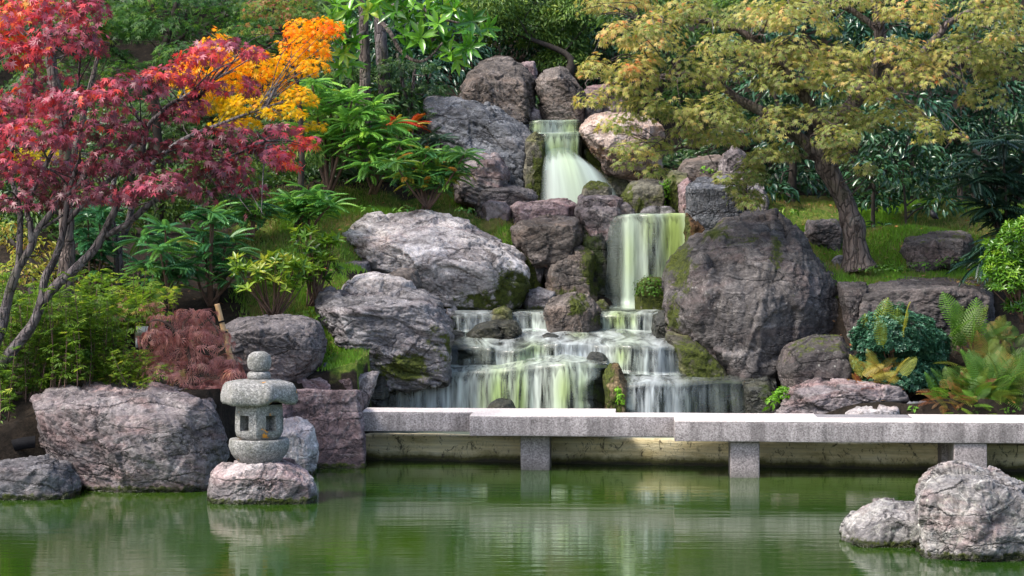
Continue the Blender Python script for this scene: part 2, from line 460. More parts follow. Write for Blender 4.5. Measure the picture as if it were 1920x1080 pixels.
    if wetz is not None:
        wl = wetz + .07 + .05 * fbm(V * 3, 2, 3)
        wet = np.clip((wl - V[:, 2]) / .05, 0, 1)
        ms = np.maximum(ms, .62 * np.clip((wetz + .10 - V[:, 2]) / .06, 0, 1))
    return_o = put(name, V, Fs, M[m], parent, None, dict(crack=np.clip(crack, 0, 1), moss=np.clip(ms, 0, 1), wet=wet))
    if parent is None: tag(return_o, label, cat, group)
    return return_o

# ------------------------------------------------------------------ leaves
def T_maple(w=.17, lobes=7, drop=.18, valley=.34):
    """palmate leaf: outline fan, y = tip direction"""
    angs = {7: [-118, -78, -38, 0, 38, 78, 118], 5: [-100, -50, 0, 50, 100]}[lobes]
    lens = {7: [.42, .72, .92, 1.0, .92, .72, .42], 5: [.6, .9, 1.0, .9, .6]}[lobes]
    V = [(0, 0, 0)]; tip = [0.0]
    pts = []
    pts.append((math.radians(-150), .10, .1))
    for i, (a, l) in enumerate(zip(angs, lens)):
        ar = math.radians(a)
        pts.append((ar - w, l * .58, .45)); pts.append((ar, l, 1.0)); pts.append((ar + w, l * .58, .45))
        if i < len(angs) - 1:
            pts.append((math.radians((a + angs[i + 1]) / 2), valley * (l + lens[i + 1]) / 2, .25))
    pts.append((math.radians(150), .10, .1))
    for a, r, t in pts:
        V.append((r * math.sin(a), r * math.cos(a), -drop * r * r)); tip.append(t)
    Fs = [(0, i + 1, i) for i in range(1, len(V) - 1)] + [(0, 1, len(V) - 1)]
    return np.array(V) * .62, np.array(Fs), np.array(tip)

def T_maple_small(w=.2, drop=.2):
    V = [(0, 0, 0)]; tip = [0.0]; Fs = []
    for a, l in ((-100, .6), (-50, .9), (0, 1), (50, .9), (100, .6)):
        r = math.radians(a); k = len(V)
        V += [(math.sin(r - w * 1.4) * l * .45, math.cos(r - w * 1.4) * l * .45, -drop * .2), (math.sin(r) * l, math.cos(r) * l, -drop * l),
              (math.sin(r + w * 1.4) * l * .45, math.cos(r + w * 1.4) * l * .45, -drop * .2)]
        tip += [.4, 1, .4]
        Fs += [(0, k + 1, k), (0, k + 2, k + 1)]
    return np.array(V) * .62, np.array(Fs), np.array(tip)

def T_leaf(w=.36, fold=.12, drop=.2, wide=.45):
    V = [(0, 0, 0), (-w * .7, .25, fold), (-w, wide + .1, fold), (0, 1, -drop), (w, wide + .1, fold), (w * .7, .25, fold), (0, wide, -drop * .1)]
    V = np.array([(x * .5, y, z) for x, y, z in V])
    Fs = [(0, 6, 1), (1, 6, 2), (2, 6, 3), (3, 6, 4), (4, 6, 5), (5, 6, 0)]
    return V, np.array(Fs), np.array([0, .2, .6, 1, .6, .2, .2])

def T_diamond(w=.35, drop=.1):
    V = np.array([(0, 0, 0), (-w / 2, .45, .06), (0, 1, -drop), (w / 2, .45, .06)])
    return V, np.array([(0, 3, 1), (1, 3, 2)]), np.array([0, .5, 1, .5])

def T_pinnate(pairs=11, lw=.034, ll=.24, arch=.45):
    """compound leaf: rachis with paired lance leaflets"""
    V = []; Fs = []; tip = []
    def z(y): return -arch * y * y
    k = 0
    for y0, y1 in ((0, .5), (.5, 1)):
        V += [(-.008, y0, z(y0)), (.008, y0, z(y0)), (.006, y1, z(y1)), (-.006, y1, z(y1))]; tip += [0] * 4
        Fs += [(k, k + 1, k + 2), (k, k + 2, k + 3)]; k += 4
    for i in range(pairs + 1):
        y = .16 + .8 * i / pairs
        L = ll * (1 - .45 * abs(i / pairs - .35) ** 1.5) * (.75 if i == 0 else 1)
        for s in (-1, 1):
            if i == pairs:
                if s == 1: continue
                dx, dy = 0, 1
            else:
                a = math.radians(62 - 22 * i / pairs); dx, dy = s * math.sin(a), math.cos(a)
            nx, ny = -dy * lw, dx * lw
            V += [(0, y, z(y)), (dx * L * .45 + nx, y + dy * L * .45 + ny, z(y) - .02 + .02), (dx * L, y + dy * L, z(y) - .07 * (1 + y)), (dx * L * .45 - nx, y + dy * L * .45 - ny, z(y) - .02 + .02)]
            tip += [0, .5, 1, .5]
            Fs += [(k, k + 1, k + 2), (k, k + 2, k + 3)]; k += 4
    return np.array(V), np.array(Fs), np.array(tip)

def T_fern(pairs=17, arch=.35):
    V = []; Fs = []; tip = []
    def z(y): return -arch * y ** 2.2
    k = 0
    for j in range(4):
        y0, y1 = j / 4, (j + 1) / 4
        V += [(-.007, y0, z(y0)), (.007, y0, z(y0)), (.006, y1, z(y1)), (-.006, y1, z(y1))]; tip += [0] * 4
        Fs += [(k, k + 1, k + 2), (k, k + 2, k + 3)]; k += 4
    for i in range(pairs):
        t = i / (pairs - 1); y = .13 + .83 * t
        L = .24 * math.sin(math.pi * (.22 + .76 * t)) ** .8 * (1 if t < .9 else .8) + .012
        a = math.radians(74 - 22 * t)
        for s in (-1, 1):
            dx, dy = s * math.sin(a), math.cos(a)
            nx, ny = -dy, dx
            nt = 4
            for q in range(nt):          # toothed pinna: small overlapping kites
                f0 = q / nt; f1 = (q + 1.5) / nt; ww = .019 * (1 - .55 * f0) * (1 + .2 * (1 - t))
                cx, cy = dx * L * f0, y + dy * L * f0
                ex, ey = dx * L * min(f1, 1.08), y + dy * L * min(f1, 1.08)
                mx_, my = (cx + ex) / 2, (cy + ey) / 2
                zz = z(y) - .05 * f0
                V += [(cx, cy, zz), (mx_ + nx * ww, my + ny * ww, zz), (ex, ey, zz - .012), (mx_ - nx * ww, my - ny * ww, zz)]
                tip += [f0, .5, 1, .5]
                Fs += [(k, k + 1, k + 2), (k, k + 2, k + 3)]; k += 4
    return np.array(V), np.array(Fs), np.array(tip)

def T_lace(n=7, drop=.5):
    V = []; Fs = []; tip = []; k = 0
    for i in range(n):
        a = math.radians(-85 + 170 * i / (n - 1)); l = 1 - .35 * abs(i / (n - 1) * 2 - 1)
        dx, dy = math.sin(a), math.cos(a); w = .045
        V += [(0, 0, 0), (dx * l * .5 - dy * w, dy * l * .5 + dx * w, -drop * .2 * l), (dx * l, dy * l, -drop * l * l), (dx * l * .5 + dy * w, dy * l * .5 - dx * w, -drop * .2 * l)]
        tip += [0, .5, 1, .5]; Fs += [(k, k + 1, k + 2), (k, k + 2, k + 3)]; k += 4
    return np.array(V), np.array(Fs), np.array(tip)

def T_tuft(n=6, w=.06, spread=.9, drop=.25):
    """spray of narrow leaves"""
    V = []; Fs = []; tip = []; k = 0
    for i in range(n):
        y0 = .55 * i / n; s = -1 if i % 2 else 1
        a = math.radians(s * 48 * (1 if i < n - 1 else .1)); l = .5
        dx, dy = math.sin(a), math.cos(a)
        V += [(0, y0, -.05 * y0), (dx * l * .4 - dy * w, y0 + dy * l * .4 + dx * w, 0), (dx * l, y0 + dy * l, -drop * l), (dx * l * .4 + dy * w, y0 + dy * l * .4 - dx * w, 0)]
        tip += [0, .5, 1, .5]; Fs += [(k, k + 1, k + 2), (k, k + 2, k + 3)]; k += 4
    return np.array(V), np.array(Fs), np.array(tip)

def T_whorl(n=7, w=.3, up=.35):
    """rosette of elliptic leaves round a shoot tip, n axis = shoot"""
    lv, lf, lt = T_leaf(w, .06, .12)
    V = []; Fs = []; tip = []; k = 0
    for i in range(n):
        a = 2 * math.pi * i / n + .3 * (i % 2); c, s = math.cos(a), math.sin(a)
        e = up + (.35 if i % 2 else -.05)
        y = lv[:, 1] * math.cos(e) - lv[:, 2] * math.sin(e); z = lv[:, 1] * math.sin(e) + lv[:, 2] * math.cos(e)
        x = lv[:, 0]
        V.append(np.stack([x * c - y * s, x * s + y * c, z], 1)); Fs.append(lf + k); tip.append(lt); k += len(lv)
    return np.concatenate(V), np.concatenate(Fs), np.concatenate(tip)

def leaves(mb, tpl, pos, nor, tipd, size, tint):
    V, Fs, tp = tpl
    n = len(pos); k = len(V)
    N_ = nrm(nor); T_ = tipd - N_ * (tipd * N_).sum(1, keepdims=True); T_ = nrm(T_); B_ = np.cross(T_, N_)
    s = np.broadcast_to(size, (n,))[:, None, None]
    W = pos[:, None, :] + s * (V[None, :, 0:1] * B_[:, None, :] + V[None, :, 1:2] * T_[:, None, :] + V[None, :, 2:3] * N_[:, None, :])
    FF = (Fs[None] + (np.arange(n) * k)[:, None, None]).reshape(-1, 3)
    mb.add(W.reshape(-1, 3), FF, tint=np.repeat(np.clip(tint, 0, 1), k), tip=np.tile(tp, n))

def rnd(n): return nrm(rng.standard_normal((n, 3)))
UP = np.array([0, 0, 1.0])

def pads_points(pads, leafpx, dens, depthf=.8, gap=.0, shell=.55, low=-.35, gfreq=1.5, seed=3, maxd=1.6):
    Ps = []; Os = []; Is = []; Cs = []
    for i, pd in enumerate(pads):
        cx, cy, rx, ry, Y = pd[:5]; dn = pd[5] if len(pd) > 5 else 1.0
        C = at(cx, cy, Y); R = np.array([rx * Y / F, 0, ry * Y / F]); R[1] = min(R[0] * depthf, maxd)
        n = int(dens * dn * math.pi * rx * max(ry, rx * .35) / (leafpx ** 2 * .35) ) + 3
        d = rnd(int(n * 1.7)); d = d[d[:, 2] > low][:n]
        r = shell + (1 - shell) * rng.random(len(d)) ** .6
        q = d * r[:, None] * R
        q = q * (1 + .38 * fbm(d * 2.2 + i * 7.7 + seed, 3, seed))[:, None]
        p = C + q
        if gap > 0:
            keep = fbm(p * gfreq, 3, seed + 40) > (-.35 + gap)
            p, d = p[keep], d[keep]
        Ps.append(p); Os.append(d * np.array([1, 1, .8])); Is.append(np.full(len(p), i))
    return np.vstack(Ps), nrm(np.vstack(Os)), np.concatenate(Is)

def crown(name, tpl, mt, parent, pads, leafpx, dens, size=None, up=.7, outw=.6, jit=.7, down=.5, tintf=None, **kw):
    P, O, I = pads_points(pads, leafpx, dens, **kw)
    n = len(P)
    nor = nrm(UP * up + O * outw + rnd(n) * jit)
    td = nrm(O * np.array([1, 1, .3]) + np.array([0, 0, -down]) + rnd(n) * jit)
    Yv = P[:, 1]
    sz = (leafpx * Yv / F if size is None else size) * rng.uniform(.7, 1.25, n)
    px = 960 + P[:, 0] * F / P[:, 1]; py = HY + (HC - P[:, 2]) * F / P[:, 1]
    ti = (tintf(px, py, n) if tintf else .5) + .22 * fbm(P * 1.8, 3, 77) * 1.6 + rng.normal(0, .16, n)
    mb = MB(); leaves(mb, tpl, P, nor, td, sz, ti)
    o = mb.put(name, mt, parent)
    return o

def pad_twigs(mb, pads, root, r0=.02, n=4, wob=.3):
    """boughs from the nearest point of a limb out to every leaf pad"""
    root = np.array(root)
    for pd in pads:
        C = at(*pd[:2], pd[4]); RX = pd[2] * pd[4] / F; RZ = pd[3] * pd[4] / F
        for j in range(n):
            e = C + np.array([rng.uniform(-.8, .8) * RX, rng.uniform(-.6, .5) * RX, rng.uniform(-.6, .5) * RZ])
            d = np.linalg.norm(root - e, axis=1); s = root[np.argmin(d + rng.random(len(d)) * .4)]
            mid = (s + e) / 2 + np.array([rng.normal(0, .08), rng.normal(0, .05), rng.uniform(.0, .14)]) * np.linalg.norm(e - s)
            tube(mb, [s, mid, e], r0 * rng.uniform(.5, 1), r0 * .2, 5, 4)

def pxpath(pts, Y):
    return [at(p[0], p[1], Y + (p[2] if len(p) > 2 else 0)) for p in pts]

# ------------------------------------------------------------------ silk water
def silk_mat(name, tint1, tint2, base_op=.5, contrast=1.6, freq=9.0):
    m, nt = mat(name); g = N(nt)
    su, sv, op, gr, fl = g.attr('su'), g.attr('sv'), g.attr('op'), g.attr('grn'), g.attr('fall')
    vec = g.n('ShaderNodeCombineXYZ', {0: su, 1: g.math('MULTIPLY', sv, .10), 2: 0.0}).outputs[0]
    a = g.noise(vec, freq, 3, .6, .0)
    b = g.noise(vec, freq * .32, 3, .5, .0)
    c2 = g.noise(vec, freq * 3.2, 2, .5)
    fallst = g.math('ADD', g.math('MULTIPLY', a, .45), g.math('ADD', g.math('MULTIPLY', b, .42), g.math('MULTIPLY', c2, .13)))
    tv = g.n('ShaderNodeCombineXYZ', {0: su, 1: g.math('MULTIPLY', sv, .9), 2: 0.0}).outputs[0]
    flat = g.noise(g.mapping(tv, (0, 0, .15), (2.6, 1.0, 1)), 2.2, 5, .6, .7)
    st = g.n('ShaderNodeMix', {0: fl, 2: flat, 3: fallst}, data_type='FLOAT').outputs[0]
    k = g.math('ADD', g.math('MULTIPLY', g.math('MULTIPLY', g.math('SUBTRACT', st, .5), contrast * 3.0), g.math('ADD', .45, g.math('MULTIPLY', fl, .55))), base_op)
    stv = g.n('ShaderNodeCombineXYZ', {0: su, 1: 0.0, 2: 3.0}).outputs[0]
    start = g.math('MULTIPLY', g.noise(stv, freq * 1.6, 2, .6), .42)
    on = g.math('DIVIDE', g.math('SUBTRACT', g.math('ADD', sv, .14), start), .06, True)
    on = g.math('ADD', g.math('MULTIPLY', g.math('SUBTRACT', on, 1.0), g.math('MULTIPLY', fl, .5)), 1.0)
    k = g.math('MULTIPLY', g.math('MULTIPLY', k, on), op, True)
    k = g.math('MINIMUM', k, .96)
    colr = g.mix(gr, tint1, tint2)  # grn paints reflected foliage and algae stone behind into the water colour
    colr = g.mix(.55, colr, g.ramp(g.noise(vec, freq * 1.3, 3, .6), [(.3, .55), (.7, 1.15)]), 'MULTIPLY')
    dif = g.n('ShaderNodeBsdfPrincipled', {'Base Color': colr, 'Roughness': .45, 'Specular IOR Level': .5})
    tl = g.n('ShaderNodeBsdfTranslucent', {'Color': colr})
    sm = g.n('ShaderNodeMixShader', {0: .3, 1: dif.outputs[0], 2: tl.outputs[0]})
    trp = g.n('ShaderNodeBsdfTransparent', {'Color': (.9, .95, .92, 1)})
    gl = g.n('ShaderNodeBsdfGlossy', {'Color': (1, 1, 1, 1), 'Roughness': .18})
    fr = g.n('ShaderNodeFresnel', {'IOR': 1.33}).outputs[0]
    wtr = g.n('ShaderNodeMixShader', {0: g.math('MULTIPLY', fr, .8), 1: trp.outputs[0], 2: gl.outputs[0]})
    mx = g.n('ShaderNodeMixShader', {0: k, 1: wtr.outputs[0], 2: sm.outputs[0]})
    g.out(mx.outputs[0])
    return m
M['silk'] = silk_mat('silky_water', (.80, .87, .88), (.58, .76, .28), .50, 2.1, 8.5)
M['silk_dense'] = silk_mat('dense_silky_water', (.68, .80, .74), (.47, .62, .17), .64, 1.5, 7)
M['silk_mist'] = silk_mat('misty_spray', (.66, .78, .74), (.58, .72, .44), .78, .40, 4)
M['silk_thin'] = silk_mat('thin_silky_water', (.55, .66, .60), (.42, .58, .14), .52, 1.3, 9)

def tier(label, cols, wname='waterfall', seed=1, jag=.10, mt='silk', throw=.14, greens=(), rockmoss=(), ledge=True, step=2.0, opacity=1.0, rocklabel=None, rowsS=16, rowsF=30, mossy=.35, spread=None, foam=.25, drop=.0):
    """cols: (px, lipY, lip_py, backY, backZ, baseZ, op)"""
    Cc = np.array(cols, float)
    px = np.arange(Cc[0, 0], Cc[-1, 0] + .1, step)
    g = [np.interp(px, Cc[:, 0], Cc[:, i]) for i in range(7)]
    lipY, lippy, backY, backZ, baseZ, op = g[1:7]
    n = len(px)
    lipZ = HC - (lippy - HY) * lipY / F
    X0 = (px - 960) * lipY / F
    nx = np.stack([X0, np.full(n, seed * 3.7), np.zeros(n)], 1)
    jy = fbm(nx * 1.1, 3, seed) * jag * 2.6 + fbm(nx * 5, 2, seed + 1) * jag * .12
    jz = fbm(nx * 1.6, 2, seed + 2) * jag * .5
    lipY = lipY + jy; lipZ = lipZ + jz
    def grid(off, isrock):
        rows = []; ss = []; fl = []; opv = []
        tt = np.linspace(0, 1, rowsS)
        for t in tt:                       # surface running towards the lip
            y = backY + (lipY - backY) * t
            z = backZ + (lipZ - backZ) * (t ** 1.3)
            x = (px - 960) * (backY * (1 - t) + g[1] * t) / F
            q = np.stack([x * 2.6, y * 2.6, np.full(n, seed)], 1)
            z = z + fbm(q, 3, seed + 5) * (.035 if not isrock else .035) * math.sin(math.pi * min(t * 1.1, 1))
            rows.append(np.stack([x, y, z - off], 1)); ss.append((t - 1) * (backY - lipY)); fl.append(np.full(n, max(0, (t - .8) / .2) * .5))
        H = lipZ - baseZ
        for t in np.linspace(0, 1, rowsF)[1:]:
            th = throw * (1 if not isrock else .55)
            if not isrock:
                y = lipY - th * (t ** .5) * np.clip(H, .1, 1) ** .5 - foam * np.clip((t - .90) / .10, 0, 1) ** 2 * .6
                z = lipZ - H * t
                z = np.where(t > .93, baseZ + H * (1 - t) * .5 + .01, z)
            else:
                y = lipY - th * t * .8 * np.clip(H, .1, 1); z = lipZ - H * t * 1.15
                q = np.stack([X0 * 2.4, np.full(n, seed * 1.3), z * 3.5], 1)
                y = y + fbm(q, 3, seed + 7) * .05 * min(1, t * 3) + .05
            x = X0 if spread is None else X0 + (spread(px, t) * lipY / F)
            rows.append(np.stack([x, y + (off * 1.3 if isrock else 0), z - off * .3], 1))
            ss.append(H * t); fl.append(np.full(n, min(1, .5 + t * 5)))
        return np.array(rows), np.array(ss), np.array(fl)
    W, S_, FL = grid(0.0, False)
    R, C_ = W.shape[:2]
    i = np.arange(R - 1)[:, None] * C_; j = np.arange(C_ - 1)[None]
    Q = np.stack([i + j, i + j + 1, i + C_ + j + 1, i + C_ + j], -1).reshape(-1, 4)[:, ::-1]
    # ribbing of the falling water
    rib = fbm(np.stack([X0 * 14, np.full(n, seed), np.zeros(n)], 1), 2, seed + 8) * .018
    W[rowsS:, :, 1] += rib[None] * np.linspace(0, 1, R - rowsS)[:, None] ** .5
    tfall = np.concatenate([np.zeros(rowsS), np.linspace(0, 1, rowsF)[1:]])
    opm = np.repeat(op[None], R, 0) * opacity
    ed = np.minimum(np.arange(n), np.arange(n)[::-1])[None].astype(float)
    vv = np.linspace(0, 1, R)[:, None]
    en_ = fbm(np.stack([np.broadcast_to((np.arange(n) > n / 2) * 9.0, (R, n)).ravel(), np.repeat(vv, n, 1).ravel() * 5, np.full(R * n, seed)], 1), 3, seed + 12).reshape(R, n)
    edge = np.clip((ed / max(n, 1) - .03 - .10 * (en_ + .4) * vv) / .05, 0, 1) if n > 20 else np.ones((1, n))
    foamy = np.clip((tfall - .86) / .14, 0, 1)[:, None] * foam * 2.2
    opm = (opm * (1.0 - .25 * tfall[:, None]) + foamy * np.minimum(1, op)[None]) * edge
    opm[:rowsS] *= .95 - .35 * np.sin(math.pi * np.linspace(0, 1, rowsS))[:, None] * .6
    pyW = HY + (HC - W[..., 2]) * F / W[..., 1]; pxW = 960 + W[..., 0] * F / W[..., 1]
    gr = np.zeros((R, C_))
    for gx, gy, rx, ry, s in greens:  # green patches: foliage mirrored in the sheet, painted as tint
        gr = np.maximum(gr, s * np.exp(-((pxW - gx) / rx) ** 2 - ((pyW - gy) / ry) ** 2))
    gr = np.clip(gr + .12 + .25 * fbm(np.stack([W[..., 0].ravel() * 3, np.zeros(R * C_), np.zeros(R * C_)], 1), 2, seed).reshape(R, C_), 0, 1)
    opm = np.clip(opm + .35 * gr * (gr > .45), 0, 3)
    su = np.repeat(X0[None], R, 0) + seed * 5
    su = su + .10 * fbm(np.stack([W[..., 0].ravel() * 1.5, W[..., 1].ravel() * 1.5, np.zeros(R * C_)], 1), 3, seed + 3).reshape(R, C_) * (1 - FL)
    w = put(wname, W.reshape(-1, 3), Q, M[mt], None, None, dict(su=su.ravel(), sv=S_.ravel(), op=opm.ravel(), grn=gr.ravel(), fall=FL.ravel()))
    tag(w, label, 'water', kind='structure')
    if not ledge: return w
    Rk, _, _ = grid(.05, True)
    Rr = list(Rk)
    fr = Rr[-1].copy(); fr[:, 2] -= .5
    bk = Rr[0].copy(); bk[:, 2] -= 1.0; bk[:, 1] += .1
    Rr = np.array([bk] + Rr + [fr])
    rr, cc = Rr.shape[:2]
    i = np.arange(rr - 1)[:, None] * cc; j = np.arange(cc - 1)[None]
    Q = np.stack([i + j, i + j + 1, i + cc + j + 1, i + cc + j], -1).reshape(-1, 4)[:, ::-1]
    V = Rr.reshape(-1, 3)
    faces = np.concatenate([Q[:, [0, 1, 2]], Q[:, [0, 2, 3]]])
    caps = []
    for cidx, flip in ((0, 0), (cc - 1, 1)):     # side caps as fans
        ring = [r * cc + cidx for r in range(rr)]
        for a in range(1, rr - 1):
            t_ = (ring[0], ring[a], ring[a + 1]); caps.append(t_[::-1] if flip else t_)
    faces = np.vstack([faces, np.array(caps)])
    mo = np.clip(mossy + fbm(V * 2.2, 3, seed + 30) * .6, 0, 1)
    ck = np.clip(-fbm(V * 6, 3, seed + 31) * 2 - .3, 0, 1)
    o = put('rock_ledge', V, faces, M['wet'], None, None, dict(moss=mo, crack=ck, wet=np.zeros(len(V))))
    tag(o, rocklabel or label + ' rock ledge', 'rock ledge')
    return w
# ------------------------------------------------------------------ terrain
CP = []
def cp(*a):
    for px, py, Y in a: CP.append(at(px, py, Y))
cp((57, 745, 24.6), (250, 735, 24.9), (400, 720, 25.2), (520, 720, 26.3), (0, 800, 24.3), (560, 700, 27.5), (100, 615, 27), (300, 600, 27.2), (520, 600, 27.8), (620, 610, 28.2),
   (470, 540, 29), (640, 500, 29.8), (600, 440, 31.0), (540, 400, 31.8), (700, 396, 32.2), (860, 392, 32.3), (950, 425, 31.9), (930, 400, 32.3), (800, 350, 33.3), (600, 335, 33.6), (700, 340, 33.5),
   (300, 440, 31), (100, 430, 31), (0, 520, 29), (-300, 520, 29), (-600, 600, 27), (740, 230, 36))
cp((880, 470, 31.8), (1010, 420, 32.6))
for x in (-10, -5, 0, 5, 10): CP.append(np.array([x, 36.5, 4.9])); CP.append(np.array([x * 1.2, 41, 7.0])); CP.append(np.array([x * 2.0, 50, 10.5])); CP.append(np.array([x * 4, 75, 14.0]))
CP += [np.array(v) for v in [(-1.2, 28.4, .75), (.4, 28.4, .75), (1.7, 28.4, .7), (3, 28.4, .6), (-.3, 29.4, 1.1), (1.2, 29.4, 1.1), (2.2, 29.4, 1.0), (-.7, 30.6, 1.35), (1.0, 30.6, 1.35), (1.8, 31.0, 1.35), (-.5, 31.4, 1.5),
       (1.3, 31.8, 1.9), (2.0, 31.8, 2.0), (1.7, 32.8, 2.85), (1.0, 33.2, 2.9), (.6, 33.9, 3.0), (.7, 34.8, 4.1), (.5, 35.5, 4.5), (-.85, 30.5, 1.4), (-.9, 29.6, 1.1), (-1.1, 30.9, 1.5), (-.95, 30.0, 1.2), (.35, 31.7, 1.7), (-.7, 31.6, 1.6), (2.4, 29.6, 1.0), (2.6, 30.4, 1.4)]]
cp((1480, 780, 27.1), (1700, 765, 27.1), (1900, 765, 26.9), (1620, 650, 28), (1780, 650, 28), (1950, 650, 28), (1640, 524, 29.7), (1850, 524, 29.6), (1500, 435, 31.6), (1700, 430, 31.2), (1900, 440, 31),
   (1500, 385, 33), (1800, 380, 33), (1380, 350, 33), (2100, 380, 33), (2300, 600, 28), (1300, 320, 34), (1550, 500, 30))
CP = np.array(CP)
SHX = [-60, -7, -5.0, -3.35, -2.9, -1.9, -1.75, 6.2, 60]
SHY = [22, 22.6, 23.9, 24.1, 26.2, 26.4, 26.98, 25.65, 18]
def ground_z(X, Y):
    X = np.asarray(X, float); Y = np.asarray(Y, float)
    P = np.stack([X.ravel(), Y.ravel()], 1)
    d2 = ((P[:, None, :] - CP[None, :, :2]) ** 2).sum(2) + .04
    w = d2 ** -1.8
    z = (w * CP[None, :, 2]).sum(1) / w.sum(1)
    sh = np.interp(P[:, 0], SHX, SHY)
    # lower pool between the weir wall and the falls
    pool = (P[:, 0] > -1.75) & (P[:, 0] < 3.45) & (P[:, 1] < 28.0)
    z = np.where(pool, 0.02, z)
    t = np.clip((P[:, 1] - sh) / .35, 0, 1)
    z = -.9 + (z + .9) * t
    near = np.clip((5.5 - P[:, 1]) / 2.5, 0, 1)          # the bank the picture is taken from
    z = z * (1 - near) + 1.0 * near
    side = np.clip((np.abs(P[:, 0]) - 22) / 4, 0, 1) * (P[:, 1] < 26)
    z = np.where(side > 0, z * (1 - side) + 1.2 * side, z)
    Q = np.stack([P[:, 0], P[:, 1], np.zeros(len(P))], 1)
    z = z + np.where(z > .5, 1, .2) * (fbm(Q * 1.1, 3, 5) * .07 + fbm(Q * 5, 2, 6) * .02)
    return z.reshape(X.shape)

xs = np.unique(np.concatenate([np.linspace(-150, -12, 24), np.arange(-12, 12, .1), np.linspace(12, 150, 24)]))
ys = np.unique(np.concatenate([np.linspace(-40, 22, 32), np.arange(22, 38, .1), np.linspace(38, 160, 40)]))
GX, GY = np.meshgrid(xs, ys)
GZ = np.concatenate([ground_z(GX[i:i + 20], GY[i:i + 20]) for i in range(0, len(ys), 20)])
GV = np.stack([GX.ravel(), GY.ravel(), GZ.ravel()], 1)
r_, c_ = GX.shape
i = np.arange(r_ - 1)[:, None] * c_; j = np.arange(c_ - 1)[None]
GQ = np.stack([i + j, i + j + 1, i + c_ + j + 1, i + c_ + j], -1).reshape(-1, 4)
m, nt = mat('soil_and_turf'); g = N(nt)
v = g.coords(False)
gr_ = g.attr('grass')
nn = g.noise(v, 1.6, 6, .7)
soil = g.ramp(g.noise(v, 9, 6, .75), [(.3, (.008, .007, .005)), (.55, (.028, .021, .015)), (.75, (.07, .05, .035))])
turf = g.ramp(g.noise(v, 14, 5, .75), [(.3, (.025, .05, .008)), (.5, (.075, .13, .015)), (.72, (.20, .21, .05))])
dry = g.ramp(g.noise(v, 2.3, 4, .6), [(.5, 0.0), (.62, .6)])
turf = g.mix(dry, turf, (.20, .15, .06))
fm = g.ramp(g.math('ADD', gr_, g.math('MULTIPLY', g.math('SUBTRACT', nn, .5), 1.2)), [(.4, 0.0), (.55, 1.0)])
cc_ = g.mix(fm, soil, turf)
bb = g.n('ShaderNodeBump', {'Height': g.noise(v, 22, 5, .8), 'Strength': .8, 'Distance': .05}).outputs[0]
pp = g.n('ShaderNodeBsdfPrincipled', {'Base Color': cc_, 'Roughness': .95, 'Normal': bb, 'Specular IOR Level': .2})
g.out(pp.outputs[0]); M['ground'] = m
gpx = 960 + GV[:, 0] * F / np.maximum(GV[:, 1], 1); gpy = HY + (HC - GV[:, 2]) * F / np.maximum(GV[:, 1], 1)
def region(px, py, Y):
    a = 0
    for cx, cy, rx, ry in ((640, 430, 190, 75), (870, 395, 130, 35), (560, 560, 110, 60), (950, 440, 60, 50), (1650, 500, 260, 60), (1640, 420, 330, 75), (640, 640, 60, 60), (1330, 320, 50, 25)):
        a = np.maximum(a, np.clip(1.5 - ((px - cx) / rx) ** 2 - ((py - cy) / ry) ** 2, 0, 1))
    return np.where((Y > 26.5) & (Y < 34.5), a, 0)
gm = region(gpx, gpy, GV[:, 1])
tag(put('ground', GV, GQ, M['ground'], None, (0, 0, 0), dict(grass=gm)), kind='structure')

# grass blades
NB = 150000
gx = rng.uniform(-7, 10, NB * 4); gy = rng.uniform(26.8, 34.2, NB * 4)
gi = np.clip(np.searchsorted(xs, gx), 1, len(xs) - 1); gj = np.clip(np.searchsorted(ys, gy), 1, len(ys) - 1)
fx = (gx - xs[gi - 1]) / (xs[gi] - xs[gi - 1]); fy = (gy - ys[gj - 1]) / (ys[gj] - ys[gj - 1])
gz = (GZ[gj - 1, gi - 1] * (1 - fx) * (1 - fy) + GZ[gj - 1, gi] * fx * (1 - fy) + GZ[gj, gi - 1] * (1 - fx) * fy + GZ[gj, gi] * fx * fy)
def gz_at(x, y):
    a = np.clip(np.searchsorted(xs, x), 1, len(xs) - 1); b = np.clip(np.searchsorted(ys, y), 1, len(ys) - 1)
    return float(GZ[b, a])
bpx = 960 + gx * F / gy; bpy_ = HY + (HC - gz) * F / gy
bn = fbm(np.stack([gx * 1.3, gy * 1.3, gx * 0], 1), 3, 8)
keep = (rng.random(len(gx)) < region(bpx, bpy_, gy) * np.clip(.75 + bn * 1.6, .05, 1)) & ~((gx > -1.0) & (gx < 3.0) & (gz < 2.6))
gx, gy, gz, bn = gx[keep][:NB], gy[keep][:NB], gz[keep][:NB], bn[keep][:NB]
n = len(gx)
P = np.stack([gx, gy, gz - .01], 1)
lean = np.stack([rng.normal(0, .35, n), rng.normal(0, .35, n) - .1, np.ones(n)], 1)
mb = MB()
bt = (np.array([(-.09, 0, 0), (.09, 0, 0), (.05, .6, .03), (0, 1, .16)]), np.array([(0, 1, 2), (0, 2, 3)]), np.array([0, 0, .6, 1]))
leaves(mb, bt, P, nrm(np.stack([rng.normal(0, .5, n), -np.ones(n), rng.normal(0, .3, n) + .3], 1)), lean, rng.uniform(.035, .10, n), .45 + bn * .7 + rng.normal(0, .16, n))
M['grass'] = leaf_mat('grass_blades', [(0, (.28, .20, .08)), (.25, (.20, .20, .05)), (.5, (.11, .22, .02)), (.8, (.15, .32, .02)), (1, (.22, .40, .04))], rough=.5, trans=.3)
tag(mb.put('grass', M['grass']), 'short green and dry grass on the slopes', 'grass', kind='stuff')

